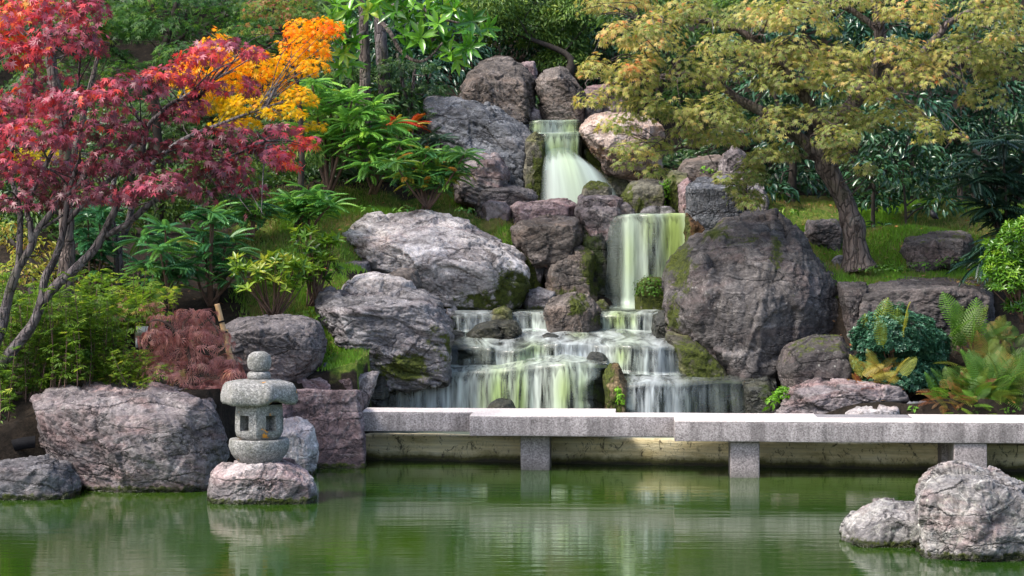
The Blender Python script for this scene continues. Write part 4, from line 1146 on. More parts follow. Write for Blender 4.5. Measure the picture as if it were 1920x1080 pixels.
rock('boulder', 'thin dark slab of stone lying under the green ferns', [(1755, 776), (1775, 767), (1840, 768), (1855, 780), (1850, 788), (1760, 788)], 26.5, .5, None, 'dark2', 5, seed=134, sink=.4)
rock('boulder', 'grey lichened stone at the right edge behind the ferns', [(1900, 760), (1915, 728), (1960, 722), (1980, 780), (1900, 780)], 26.6, .6, None, 'lichdark', 5, seed=135, sink=.4)
rock('boulder', 'narrow dark block between the huge domed boulder and the long rock ledge', [(1572, 530), (1625, 527), (1632, 560), (1628, 620), (1585, 620)], 28.9, .8, None, 'lichdark', 6, seed=141, p=36)
rock('boulder', 'long dark flat topped rock ledge above the blue green shrub', [(1612, 545), (1640, 527, .7), (1720, 523, .8), (1850, 524, .8), (1868, 545, .3), (1862, 620), (1700, 628), (1612, 615)], 28.8, 1.5, [(1612, 552, -.4), (1700, 542, -.45), (1780, 545, -.5), (1855, 556, -.4), (1855, 620, -.45), (1700, 625, -.5), (1615, 612, -.45)], 'lichdark', 7, seed=142, p=36, chis=.8)
rock('boulder', 'dark angular rock in the shade beside the curved maple trunk', [(1689, 470), (1700, 442, .4), (1720, 432, .7), (1815, 434, .7), (1828, 450, .3), (1822, 488), (1760, 500), (1712, 504), (1692, 492)], 30.4, 1.2, [(1700, 455, -.3), (1760, 450, -.35), (1815, 452, -.3), (1800, 485, -.4), (1715, 500, -.4)], 'dark', 6, seed=143, topmoss=.3)
rock('boulder', 'low shaded stone left of the curved maple trunk', [(1508, 440), (1515, 413), (1570, 411), (1582, 425), (1578, 448)], 31.2, .7, None, 'dark2', 6, seed=144, topmoss=.3)
rock('boulder', 'little pale stone at the foot of the curved maple trunk', [(1560, 492), (1568, 480), (1580, 478), (1584, 493)], 30.2, .25, None, 'grey', 5, seed=145)
rock('boulder', 'low pink stone in the shade behind the stone lantern', [(405, 760), (440, 742), (500, 738), (550, 745), (550, 880), (410, 880)], 26.0, .7, None, 'pink', 6, seed=208)
# upper rocks, right of the falls
rock('boulder', 'square blue grey block with white streaks, right of the middle fall', [(1288, 350), (1310, 334, .4), (1370, 332, .5), (1396, 348, .2), (1394, 422), (1345, 445), (1300, 438), (1287, 400)], 31.4, 1.2, [(1292, 352, -.4), (1385, 356, -.4), (1390, 430, -.4), (1300, 440, -.4)], 'blue', 7, seed=151, p=40, chis=.6, strata=(.97, 0, .2, 7, .4))
rock('boulder', 'brown grey block half hidden behind the square blue grey block', [(1384, 352), (1400, 338), (1430, 342), (1440, 370), (1438, 425), (1385, 425)], 31.9, .9, None, 'grey', 6, seed=152, p=36)
rock('boulder', 'pointed purple streaked stone above the square blue grey block', [(1345, 332), (1358, 285), (1380, 272), (1400, 290), (1400, 335)], 32.3, .8, None, 'purple', 6, seed=153, strata=(.6, 0, .5, 8, 1))
rock('boulder', 'narrow pink column of rock at the right edge of the middle fall', [(1273, 345), (1290, 332), (1300, 345), (1300, 420), (1282, 420), (1275, 390)], 31.9, .7, None, 'pink', 6, seed=154)
rock('boulder', 'rusty dripping rock under the square blue grey block', [(1286, 398), (1320, 420), (1330, 440), (1290, 478), (1284, 440)], 31.1, .6, None, 'rust', 6, seed=155, moss=[(1286, 440, 14, .7, 40)])
rock('boulder', 'mossy rounded rock beside the foot of the upper fall', [(1166, 372), (1180, 345), (1215, 334), (1246, 338), (1255, 360), (1240, 392), (1175, 392)], 32.6, .9, None, 'mossy', 6, seed=156, moss=[(1175, 365, 22, .9), (1200, 385, 40, .5)])
rock('boulder', 'dark mossy rock behind the bright green moss clump', [(1245, 335), (1262, 318), (1290, 325), (1290, 400), (1250, 400)], 32.7, .8, None, 'mossy', 6, seed=157, moss=[(1265, 370, 30, .7, 60)])
rock('boulder', 'flat pale stone above the square block, left of the moss cushion', [(1270, 318), (1285, 300), (1340, 292), (1385, 300), (1390, 318), (1280, 335)], 33.2, .9, None, 'brown', 6, seed=158)
rock('boulder', 'thin grey stone lying on the lip of the middle fall', [(1200, 398), (1215, 387), (1260, 388), (1268, 398)], 32.0, .4, None, 'grey', 5, seed=159)
rock('boulder', 'top slab of the two stacked layered rocks in front of the upper fall', [(1080, 380), (1085, 367), (1150, 366), (1168, 372), (1166, 388), (1082, 390)], 32.1, .8, None, 'purple', 6, seed=161, p=34, strata=(.1, 0, 1, 5, 1))
rock('boulder', 'lower block of the two stacked layered rocks in front of the upper fall', [(1076, 392), (1090, 381), (1160, 380), (1168, 398), (1150, 420), (1110, 428), (1080, 412)], 32.0, 1.0, None, 'purple', 6, seed=162, p=30, strata=(.9, 0, .4, 8, 1))
rock('boulder', 'mossy heart shaped stone in the spray of the upper fall', [(1090, 368), (1094, 348), (1108, 338), (1122, 344), (1138, 344), (1147, 356), (1146, 372), (1092, 374)], 32.4, .5, None, 'mossy', 6, seed=163, moss=[(1118, 345, 40, .75, 14)], p=14)
rock('boulder', 'small purple stone right of the stacked layered rocks', [(1150, 385), (1175, 378), (1192, 398), (1160, 402)], 32.1, .5, None, 'purple', 5, seed=164)
rock('boulder', 'long reddish flat rock edging the grass below the upper fall', [(956, 388), (970, 378), (1060, 376), (1082, 384), (1080, 408), (965, 406)], 32.4, .9, None, 'pink', 6, seed=165, p=34, sink=.4)
rock('boulder', 'low greyish flat rock at the edge of the grass by the mahonia shrub', [(903, 384), (915, 374), (950, 376), (962, 392), (955, 400), (912, 396)], 32.5, .7, None, 'purple', 5, seed=166, sink=.4)
rock('boulder', 'dark layered rock lying at the left foot of the upper fall', [(884, 372), (900, 350), (955, 346), (1000, 356), (1010, 368), (1006, 384), (890, 386)], 32.9, 1.0, None, 'dark2', 6, seed=167, strata=(.2, 0, 1, 8, 1.1))
rock('boulder', 'pinkish layered rock leaning below the big slate slab', [(852, 348), (868, 300), (905, 285), (940, 290), (955, 320), (945, 352), (900, 362)], 33.1, 1.1, None, 'purple', 6, seed=168, strata=(.5, .1, 1, 9, 1.1))
rock('boulder', 'big tilted slate blue slab with a flat dark upper face, left of the upper fall', [(793, 190, .5), (800, 182, .7), (870, 181, .7), (908, 190, .6), (942, 205, .5), (1002, 242, .3), (1018, 262), (1012, 300), (990, 348), (905, 356), (850, 340), (820, 290), (797, 225)],
     34.2, 1.5, [(800, 195, -.05), (900, 196, -.1), (903, 232, -.35), (805, 230, -.3), (900, 300, -.6), (985, 280, -.5), (980, 340, -.6), (880, 345, -.5), (960, 250, -.4)], 'blue', 7, seed=171, p=38, chis=.7, strata=(.5, .2, .8, 9, .7), moss=[(1010, 320, 12, .6, 50)])
rock('boulder', 'dark mossy rock face dripping at the left edge of the upper fall', [(985, 262), (1005, 245), (1020, 262), (1022, 330), (1012, 380), (985, 375), (980, 320)], 33.75, .6, None, 'mossy', 6, seed=172, moss=[(1015, 320, 16, .9, 60), (1000, 365, 30, .6, 25)])
rock('boulder', 'topmost big grey brown boulder, above the slate slab', [(853, 190), (870, 150), (905, 112, .3), (935, 104, .4), (985, 115, .3), (1003, 148), (1006, 210), (985, 226), (930, 222), (865, 200)], 35.1, 1.6, None, 'brown', 7, seed=181, p=22, strata=(.6, .2, .7, 9, .6))
rock('boulder', 'pointed brown boulder directly above the upper fall', [(1003, 152), (1022, 130), (1048, 122), (1078, 148), (1102, 192), (1098, 222), (1020, 224), (1010, 190)], 34.95, 1.2, [(1015, 158, -.3), (1045, 140, -.4), (1085, 190, -.4), (1085, 218, -.4), (1040, 215, -.3)], 'brown', 7, seed=182, p=30, strata=(.75, .1, .55, 9, .7))
rock('boulder', 'small reddish stone peeping between the two topmost boulders', [(972, 125), (985, 113), (1003, 115), (1008, 145), (985, 150)], 35.9, .6, None, 'pink', 5, seed=183)
rock('boulder', 'small grey stone wedged between the two topmost boulders', [(990, 222), (1000, 200), (1012, 206), (1016, 226)], 34.8, .4, None, 'grey', 5, seed=184)
rock('boulder', 'dark red stone behind the maple twigs, right of the pointed boulder', [(1088, 182), (1100, 160), (1150, 158), (1185, 175), (1180, 215), (1105, 212)], 35.4, 1.0, None, 'pink', 6, seed=185)
rock('boulder', 'small blue grey stone on the right bank above the upper fall', [(1095, 205), (1105, 180), (1125, 178), (1135, 198), (1125, 212)], 34.9, .5, None, 'blue', 5, seed=186)
rock('boulder', 'smooth tan and orange rock right of the upper fall, under the golden maple', [(1085, 245), (1095, 222), (1130, 208), (1200, 212), (1245, 232), (1245, 290), (1190, 312), (1140, 300), (1100, 278)], 34.0, 1.3, [(1095, 245, -.3), (1130, 225, -.35), (1215, 240, -.4), (1215, 285, -.4), (1145, 285, -.45)], 'tan', 7, seed=187, p=20, moss=[(1110, 300, 20, .5)])
rock('boulder', 'dark mossy rock under the tan rock beside the upper fall', [(1086, 262), (1110, 272), (1170, 300), (1190, 345), (1130, 345), (1088, 310)], 34.5, .9, None, 'mossy', 6, seed=188, moss=[(1115, 300, 30, .9), (1160, 320, 25, .6)])
rock('boulder', 'mossy upright stone splitting the lowest fall', [(1132, 700), (1140, 682), (1160, 680), (1170, 700), (1175, 725), (1172, 785), (1134, 785)], 27.75, .6, None, 'tanmoss', 6, seed=191, moss=[(1138, 720, 12, .9, 60), (1160, 760, 14, .8, 25)], sink=.3)
rock('boulder', 'dark wet rock at the right end of the lowest fall, above the bright moss', [(1395, 715), (1440, 708), (1462, 735), (1455, 790), (1400, 790)], 27.7, .7, None, 'wet', 6, seed=192, moss=[(1440, 745, 20, .6, 30)])
rock('boulder', 'dark rounded rock in the stream under the huge domed boulder', [(1225, 590), (1245, 580), (1262, 605), (1262, 640), (1235, 638), (1222, 615)], 29.5, .6, None, 'wet', 5, seed=193)
rock('boulder', 'submerged stone at the foot of the lowest fall', [(915, 760), (935, 746), (960, 752), (975, 785), (915, 785)], 27.45, .4, None, 'wet', 5, seed=194)
rock('boulder', 'small wet stone breaking the second curtain of the cascade', [(1100, 672), (1108, 660), (1130, 661), (1140, 672), (1130, 684), (1104, 684)], 28.45, .35, None, 'wet', 5, seed=195)
rock('boulder', 'low wet stone at the left end of the second curtain', [(835, 630), (850, 618), (872, 624), (878, 640), (840, 645)], 29.6, .35, None, 'wet', 5, seed=196)
rock('boulder', 'little wet stone in the flow below the rounded brown boulder', [(1010, 632), (1025, 624), (1048, 628), (1055, 640), (1015, 642)], 29.3, .35, None, 'wet', 5, seed=197)
# foreground right
rock('boulder', 'big pale grey craggy rock rising from the pond in the bottom right corner', [(1726, 945), (1732, 915), (1752, 890, .2), (1785, 877, .3), (1870, 884, .3), (1925, 905, .2), (1995, 960), (2000, 1062), (1880, 1062), (1738, 1045), (1726, 990)], 19.0, 1.2,
     [(1735, 930, -.3), (1770, 905, -.35), (1850, 915, -.45), (1930, 945, -.4), (1980, 1000, -.4), (1960, 1062, -.45), (1820, 1060, -.5), (1740, 1042, -.3), (1830, 990, -.55)], 'craggy', 7, wetz=0.0, seed=203, sink=.5, p=34, chis=1.2)
rock('boulder', 'smaller pale craggy rock in the pond beside the bottom right rock', [(1578, 1008), (1595, 985), (1618, 962), (1652, 942), (1690, 944), (1735, 950), (1745, 1030), (1650, 1026), (1580, 1020)], 19.75, .9, None, 'craggy', 6, wetz=0.0, seed=204, sink=.4)
rock('boulder', 'small stone in the soil under the left tree stems', [(200, 700), (215, 694), (230, 700), (228, 710), (203, 710)], 25.3, .2, None, 'grey', 5, seed=205)
rock('boulder', 'pale stone lying on the moss between the dark rock and the leaning grey boulder', [(598, 695), (608, 680), (625, 684), (632, 697)], 27.0, .3, None, 'blue', 5, seed=206)
rock('boulder', 'blue grey stone behind the lantern finial', [(508, 705), (515, 690), (530, 695), (532, 712)], 26.6, .3, None, 'blue', 5, seed=207)

# ------------------------------------------------------------------ the cascade
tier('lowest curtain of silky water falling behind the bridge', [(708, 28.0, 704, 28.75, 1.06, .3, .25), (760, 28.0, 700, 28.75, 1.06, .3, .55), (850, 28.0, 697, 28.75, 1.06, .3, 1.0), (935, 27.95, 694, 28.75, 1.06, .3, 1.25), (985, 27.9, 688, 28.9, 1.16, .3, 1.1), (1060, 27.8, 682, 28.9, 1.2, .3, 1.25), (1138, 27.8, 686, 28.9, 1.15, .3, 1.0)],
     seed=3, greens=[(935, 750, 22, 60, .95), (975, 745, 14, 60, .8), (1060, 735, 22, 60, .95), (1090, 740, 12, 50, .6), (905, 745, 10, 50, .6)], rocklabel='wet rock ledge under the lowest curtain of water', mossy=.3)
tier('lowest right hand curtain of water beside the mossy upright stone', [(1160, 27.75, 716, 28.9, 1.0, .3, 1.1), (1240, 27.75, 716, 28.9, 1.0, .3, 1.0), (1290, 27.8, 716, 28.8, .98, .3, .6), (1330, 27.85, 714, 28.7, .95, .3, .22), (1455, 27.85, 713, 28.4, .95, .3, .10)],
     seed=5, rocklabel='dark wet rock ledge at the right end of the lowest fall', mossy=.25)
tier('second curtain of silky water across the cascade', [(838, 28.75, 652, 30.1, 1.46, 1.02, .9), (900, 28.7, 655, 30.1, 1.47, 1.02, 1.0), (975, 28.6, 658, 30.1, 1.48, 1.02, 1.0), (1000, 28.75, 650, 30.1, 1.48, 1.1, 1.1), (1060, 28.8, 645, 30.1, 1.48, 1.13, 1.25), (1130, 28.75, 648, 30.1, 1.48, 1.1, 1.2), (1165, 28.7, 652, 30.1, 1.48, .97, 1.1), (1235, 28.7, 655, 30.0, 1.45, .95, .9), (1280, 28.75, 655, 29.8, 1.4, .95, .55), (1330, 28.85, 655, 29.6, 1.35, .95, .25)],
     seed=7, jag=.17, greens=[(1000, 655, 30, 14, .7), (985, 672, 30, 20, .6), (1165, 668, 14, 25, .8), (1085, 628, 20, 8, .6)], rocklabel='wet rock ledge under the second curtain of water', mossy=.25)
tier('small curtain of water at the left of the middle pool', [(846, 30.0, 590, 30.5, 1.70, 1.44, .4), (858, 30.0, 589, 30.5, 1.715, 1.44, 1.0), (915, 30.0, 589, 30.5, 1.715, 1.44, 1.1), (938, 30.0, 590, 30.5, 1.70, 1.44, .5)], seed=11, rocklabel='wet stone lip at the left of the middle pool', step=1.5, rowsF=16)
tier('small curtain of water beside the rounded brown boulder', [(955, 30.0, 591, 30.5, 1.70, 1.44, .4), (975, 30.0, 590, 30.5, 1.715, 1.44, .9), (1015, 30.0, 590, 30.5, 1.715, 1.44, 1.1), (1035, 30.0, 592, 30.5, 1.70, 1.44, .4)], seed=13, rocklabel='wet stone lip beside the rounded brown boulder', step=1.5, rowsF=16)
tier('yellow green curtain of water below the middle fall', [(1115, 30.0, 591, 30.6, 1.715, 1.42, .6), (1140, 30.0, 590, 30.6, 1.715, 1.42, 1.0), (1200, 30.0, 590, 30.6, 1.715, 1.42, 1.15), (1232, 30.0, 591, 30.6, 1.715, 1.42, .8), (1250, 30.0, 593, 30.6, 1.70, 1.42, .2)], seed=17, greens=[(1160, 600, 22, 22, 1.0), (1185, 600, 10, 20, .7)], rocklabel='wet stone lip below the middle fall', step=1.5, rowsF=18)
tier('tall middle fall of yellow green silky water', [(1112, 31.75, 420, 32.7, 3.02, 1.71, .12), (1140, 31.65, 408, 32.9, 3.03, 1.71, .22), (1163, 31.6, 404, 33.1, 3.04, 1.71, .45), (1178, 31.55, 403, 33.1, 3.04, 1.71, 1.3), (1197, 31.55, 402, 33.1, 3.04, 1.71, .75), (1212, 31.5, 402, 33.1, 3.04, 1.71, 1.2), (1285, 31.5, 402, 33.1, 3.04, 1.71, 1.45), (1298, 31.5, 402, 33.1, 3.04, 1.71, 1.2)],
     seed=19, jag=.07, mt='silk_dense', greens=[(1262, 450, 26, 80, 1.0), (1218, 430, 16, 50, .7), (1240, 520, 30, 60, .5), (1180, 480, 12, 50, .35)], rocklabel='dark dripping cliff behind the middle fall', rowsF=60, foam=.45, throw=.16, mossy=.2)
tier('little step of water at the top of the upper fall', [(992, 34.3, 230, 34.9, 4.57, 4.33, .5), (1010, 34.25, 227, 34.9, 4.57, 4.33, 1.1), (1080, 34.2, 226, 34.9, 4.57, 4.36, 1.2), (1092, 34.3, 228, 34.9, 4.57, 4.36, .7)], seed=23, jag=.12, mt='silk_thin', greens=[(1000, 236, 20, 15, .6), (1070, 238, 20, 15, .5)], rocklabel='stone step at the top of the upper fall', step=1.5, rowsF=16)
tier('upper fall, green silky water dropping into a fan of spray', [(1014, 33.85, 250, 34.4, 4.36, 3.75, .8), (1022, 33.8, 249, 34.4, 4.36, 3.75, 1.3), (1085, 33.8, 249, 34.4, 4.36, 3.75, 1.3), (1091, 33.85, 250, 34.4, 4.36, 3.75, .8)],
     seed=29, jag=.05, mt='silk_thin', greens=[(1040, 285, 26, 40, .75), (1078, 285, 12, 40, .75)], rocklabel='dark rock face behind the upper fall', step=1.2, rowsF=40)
# fan of spray: a bulging skirt of water
m_, k_ = 90, 60
a = np.linspace(-1, 1, m_)[None]; t = np.linspace(0, 1, k_)[:, None]
tv_ = t[:, 0]
Lx = np.interp(tv_, [0, .12, .3, .6, 1], [1024, 1019, 1016, 1014, 1010])[:, None]; Rx = np.interp(tv_, [0, .12, .3, .6, 1], [1094, 1112, 1132, 1154, 1176])[:, None]
pxg = Lx + (Rx - Lx) * (a + 1) / 2
pyg = 276 + (394 - 276) * t + np.where(a > -.2, (a + .2) ** 2 * 16 * (1 - t), (a + .2) ** 2 * 10 * (1 - t))
Yg = 33.62 - .75 * t ** .8 - .28 * np.sqrt(np.clip(1 - a ** 2, 0, 1)) * (.4 + .6 * t)
X = (pxg - 960) * Yg / F; Z = HC - (pyg - HY) * Yg / F
V = np.stack([X, Yg + 0 * X, Z], -1).reshape(-1, 3)
i = np.arange(k_ - 1)[:, None] * m_; j = np.arange(m_ - 1)[None]
Q = np.stack([i + j, i + j + 1, i + m_ + j + 1, i + m_ + j], -1).reshape(-1, 4)[:, ::-1]
opf = (1.15 - .35 * t) * np.clip((1 - np.abs(a)) * 2.6, 0, 1) * np.clip(t * 5, 0, 1) ** .7 + 0 * a
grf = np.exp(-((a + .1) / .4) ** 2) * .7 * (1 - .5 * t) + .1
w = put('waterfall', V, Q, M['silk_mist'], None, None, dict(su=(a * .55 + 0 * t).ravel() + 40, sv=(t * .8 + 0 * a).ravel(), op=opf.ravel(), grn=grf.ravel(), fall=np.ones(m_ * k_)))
tag(w, 'wide fan of white spray at the foot of the upper fall', 'water', kind='structure')

# bright moss cushions and low plants growing on the rocks
M['moss_leaf'] = leaf_mat('bright_moss', [(0, (.04, .10, .006)), (.4, (.09, .23, .01)), (.75, (.16, .38, .015)), (1, (.26, .48, .03))], rough=.6, trans=.3)
def clump(name, label, pads, leafpx=5, dens=.9, tpl=None, mt='moss_leaf', cat='moss', tintf=None, up=.3, depthf=.8, group=None, low=-.2, **kw):
    C = at(pads[0][0], pads[0][1] + pads[0][3], pads[0][4])
    P, O, I = pads_points(pads, leafpx, dens, depthf=depthf, shell=.75, low=low, **kw)
    n = len(P)
    mb = MB(); 
    ti = (tintf(n) if tintf else .5) + .35 * fbm(P * 5, 3, 9) + rng.normal(0, .18, n)
    leaves(mb, tpl or T_diamond(.8, .1), P, nrm(O + UP * up + rnd(n) * .5), nrm(O * .5 + rnd(n)), leafpx * P[:, 1] / F * rng.uniform(.7, 1.3, n), ti)
    o = mb.put(name, M[mt]); return tag(o, label, cat, group, 'stuff' if name == 'ground_cover' else None)
clump('moss_clump', 'bright lime green moss clump beside the middle fall', [(1243, 368, 15, 26, 32.35), (1236, 380, 14, 14, 32.35), (1252, 350, 10, 14, 32.4)], 4.5, 1.3)
clump('moss_clump', 'round green moss cushion above the square blue grey block', [(1330, 322, 26, 13, 32.9), (1345, 318, 18, 10, 32.95)], 4.5, 1.2)
clump('moss_clump', 'bright green moss clump between the lowest fall and the flat topped purple rock', [(1465, 745, 16, 18, 27.2), (1450, 752, 14, 12, 27.15), (1470, 732, 12, 10, 27.3)], 5, 1.2)
clump('moss_clump', 'yellow green moss hanging by the square purple rock', [(684, 745, 9, 16, 27.1), (690, 735, 8, 8, 27.2)], 5, 1.2)
clump('moss_clump', 'green moss patch between the dark rock and the leaning grey boulder', [(618, 675, 18, 18, 27.3), (625, 690, 25, 10, 27.1), (650, 694, 18, 7, 27.2)], 5, 1.0, tintf=lambda n: .3)
clump('moss_clump', 'yellowish moss on the mossy upright stone in the lowest fall', [(1163, 752, 8, 20, 27.42), (1158, 735, 7, 10, 27.45)], 4.5, 1.2, tintf=lambda n: .7)
clump('moss_clump', 'dark velvety moss covering the round rock at the foot of the middle fall', [(1223, 548, 34, 31, 30.62)], 5, 1.1, tintf=lambda n: .08, depthf=.6)
clump('broad_leaf_plant', 'small bright green leafy plant at the right end of the lowest fall', [(1448, 762, 16, 12, 26.95)], 14, .9, T_leaf(.4, .05, .3), cat='plant', tintf=lambda n: .5)
# ------------------------------------------------------------------ plants and trees
TM, TMS, TL, TD = T_maple(), T_maple_small(), T_leaf(), T_diamond(.42)
TPIN, TFERN, TLACE, TTUFT, TWH = T_pinnate(), T_fern(), T_lace(), T_tuft(), T_whorl()
M['red_leaf'] = leaf_mat('red_maple_leaf', [(0, (.07, .025, .028)), (.22, (.15, .04, .055)), (.42, (.30, .07, .11)), (.58, (.42, .06, .10)), (.74, (.58, .04, .045)), (.9, (.68, .12, .02)), (1, (.5, .26, .03))], rough=.38, trans=.3, spec=.5)
M['orange_leaf'] = leaf_mat('orange_maple_leaf', [(0, (.45, .36, .01)), (.3, (.72, .46, .01)), (.6, (.85, .34, .008)), (.85, (.85, .20, .01)), (1, (.7, .12, .01))], rough=.5, trans=.45, spec=.3)
M['green_maple'] = leaf_mat('green_maple_leaf', [(0, (.018, .06, .016)), (.4, (.045, .13, .025)), (.7, (.11, .21, .03)), (.88, (.22, .28, .05)), (1, (.38, .12, .09))], rough=.5, trans=.35, spec=.3)
M['gold_leaf'] = leaf_mat('golden_maple_leaf', [(0, (.05, .11, .018)), (.3, (.13, .20, .03)), (.52, (.27, .32, .06)), (.72, (.42, .38, .09)), (.88, (.56, .36, .11)), (1, (.62, .20, .06))], (.70, .48, .34), .6, rough=.5, trans=.35, spec=.3)
M['magnolia_leaf'] = leaf_mat('magnolia_leaf', [(0, (.03, .12, .015)), (.4, (.08, .25, .02)), (.75, (.20, .42, .035)), (1, (.42, .55, .07))], rough=.25, trans=.25, spec=.6)
M['dark_leaf'] = leaf_mat('dark_glossy_leaf', [(0, (.012, .038, .022)), (.5, (.03, .095, .048)), (.85, (.065, .16, .07)), (1, (.06, .12, .04))], rough=.25, trans=.12, spec=.6)
M['mid_leaf'] = leaf_mat('mid_green_leaf', [(0, (.022, .065, .018)), (.4, (.07, .15, .03)), (.75, (.16, .26, .04)), (1, (.34, .40, .07))], rough=.45, trans=.3, spec=.4)
M['mahonia'] = leaf_mat('mahonia_leaf', [(0, (.025, .11, .055)), (.35, (.07, .23, .09)), (.65, (.14, .34, .08)), (.88, (.17, .34, .04)), (.97, (.42, .36, .05)), (1, (.55, .25, .05))], rough=.32, trans=.25, spec=.5)
M['mahonia_bright'] = leaf_mat('bright_mahonia_leaf', [(0, (.06, .20, .06)), (.35, (.16, .38, .08)), (.7, (.30, .55, .09)), (.9, (.42, .52, .07)), (1, (.65, .48, .16))], rough=.4, trans=.35, spec=.4)
M['mahonia_dark'] = leaf_mat('dark_mahonia_leaf', [(0, (.006, .025, .018)), (.5, (.015, .05, .035)), (1, (.04, .09, .05))], rough=.35, trans=.12, spec=.5)
M['red_pinnate'] = leaf_mat('red_mahonia_leaf', [(0, (.5, .03, .02)), (.45, (.5, .08, .02)), (.6, (.55, .30, .03)), (1, (.35, .38, .04))], rough=.4, trans=.3)
M['pieris'] = leaf_mat('pieris_leaf', [(0, (.03, .09, .012)), (.4, (.09, .20, .015)), (.7, (.24, .34, .03)), (1, (.45, .46, .08))], rough=.35, trans=.3, spec=.5)
M['clipped'] = leaf_mat('clipped_bush_leaf', [(0, (.03, .10, .012)), (.45, (.09, .22, .02)), (.8, (.20, .36, .03)), (1, (.34, .48, .06))], rough=.28, trans=.25, spec=.6)
M['bluegreen'] = leaf_mat('blue_green_leaf', [(0, (.012, .05, .028)), (.45, (.035, .115, .062)), (.8, (.07, .20, .11)), (1, (.20, .36, .22))], rough=.4, trans=.15, spec=.5)
M['fern'] = leaf_mat('fern_frond', [(0, (.22, .08, .03)), (.12, (.26, .16, .04)), (.28, (.13, .17, .02)), (.55, (.055, .14, .016)), (.85, (.11, .25, .02)), (1, (.22, .36, .035))], rough=.5, trans=.35)
M['fern_yellow'] = leaf_mat('yellowing_fern_frond', [(0, (.20, .05, .02)), (.25, (.32, .12, .04)), (.5, (.36, .28, .05)), (.8, (.28, .32, .04)), (1, (.14, .24, .03))], rough=.5, trans=.35)
M['feather'] = leaf_mat('feathery_leaf', [(0, (.035, .09, .012)), (.4, (.10, .20, .02)), (.75, (.21, .34, .03)), (1, (.40, .44, .06))], rough=.5, trans=.35)
M['lace'] = leaf_mat('lace_maple_leaf', [(0, (.24, .08, .075)), (.4, (.46, .19, .175)), (.7, (.64, .34, .30)), (.9, (.72, .46, .36)), (1, (.50, .42, .16))], rough=.45, trans=.3)

def bark_tree(t, paths, Y, mt, pads=None, r_twig=.02, ntw=3, seg=10, name='trunk'):
    """paths: list of (pts px, r0px, r1px[, flare])"""
    mb = MB(); sk = []; 
    for i, pth in enumerate(paths):
        pts, r0, r1 = pth[:3]
        P = tube(mb, pxpath(pts, Y), r0 * Y / F, r1 * Y / F, seg if r0 > 6 else 7, 7, .22, flare=(pth[3] * Y / F if len(pth) > 3 else 0))
        sk.append(P)
    tr_ = mb.put(name, M[mt], t)
    if pads:
        mb = MB(); pad_twigs(mb, pads, np.vstack(sk), r_twig, ntw); mb.put('boughs', M[mt], tr_)

def tree(name, label, cat, base, paths, Y, barkm, pads, tpl, leafm, leafpx, dens, tintf=None, group=None, twr=.02, ntw=3, **kw):
    b = at(base[0], base[1], Y)
    t = thing(name, label, cat, b, group)
    bark_tree(t, paths, Y, barkm, pads, twr, ntw)
    crown('crown', tpl, M[leafm], t, pads, leafpx, dens, tintf=tintf, **kw)
    return t

def ypads(L, Y, dy):
    r = np.random.default_rng(len(L) + int(Y * 10))
    return [(p[0], p[1], p[2], p[3], Y + (r.random() - .5) * 2 * dy, *(p[4:5])) for p in L]

# red maple, front left
RP = ypads([(60, 35, 85, 54), (130, 85, 75, 54), (25, 110, 60, 54), (165, 25, 45, 42), (100, 150, 60, 26, .6), (60, 200, 80, 46), (150, 205, 80, 43), (240, 175, 75, 41), (310, 150, 60, 31), (375, 115, 50, 29), (420, 95, 60, 26), (475, 105, 30, 17),
            (420, 165, 70, 34), (300, 215, 80, 38), (200, 255, 85, 43), (80, 265, 90, 48), (25, 330, 70, 50), (120, 335, 85, 48), (230, 315, 85, 43), (340, 290, 70, 36), (430, 262, 70, 31), (520, 255, 60, 26), (570, 272, 28, 22), (490, 295, 75, 31),
            (400, 330, 75, 41), (300, 360, 85, 38), (180, 375, 90, 31), (60, 385, 85, 29), (455, 360, 50, 29), (480, 400, 28, 22), (400, 375, 55, 26), (540, 310, 30, 17), (0, 230, 60, 72), (350, 205, 50, 24), (0, 40, 50, 72)], 24.2, 1.0)
tree('red_maple', 'red and maroon maple leaning in from the left over the pond bank', 'maple tree', (-60, 760),
     [([(-70, 770), (-5, 690), (30, 648), (60, 610), (78, 565), (84, 524), (106, 478), (122, 420), (128, 360), (150, 300)], 13, 4, 7), ([(76, 572), (100, 540), (141, 504), (180, 463), (207, 412), (230, 362), (262, 300), (276, 241), (300, 213), (330, 189), (372, 186)], 10, 2.5),
      ([(193, 443), (237, 421), (285, 380), (340, 350), (420, 300), (500, 265)], 7, 2), ([(-40, 730), (-2, 625), (15, 558), (33, 506), (59, 461), (70, 433), (111, 382), (160, 330), (200, 260)], 12, 3), ([(35, 500), (38, 435), (37, 391), (20, 320), (30, 250), (60, 180), (70, 80)], 7, 2),
      ([(60, 455), (57, 420), (52, 385), (90, 300), (140, 200), (150, 100)], 7, 2), ([(276, 241), (262, 225), (246, 198)], 5, 2), ([(70, 433), (100, 415), (130, 395)], 4, 2), ([(122, 420), (170, 370), (230, 320), (330, 280)], 6, 2)],
     24.4, 'bark_grey', RP, TM, 'red_leaf', 21.5, 3.9, tintf=lambda x, y, n: .36 + .22 * np.clip((230 - y) / 200, -1, .8) + .30 * np.clip((x - 470) / 80, 0, 1) + .12 * (x < 60) , gap=.13, gfreq=2.6, up=.35, outw=.7, down=.7, jit=.65, depthf=.7, twr=.014, ntw=3)
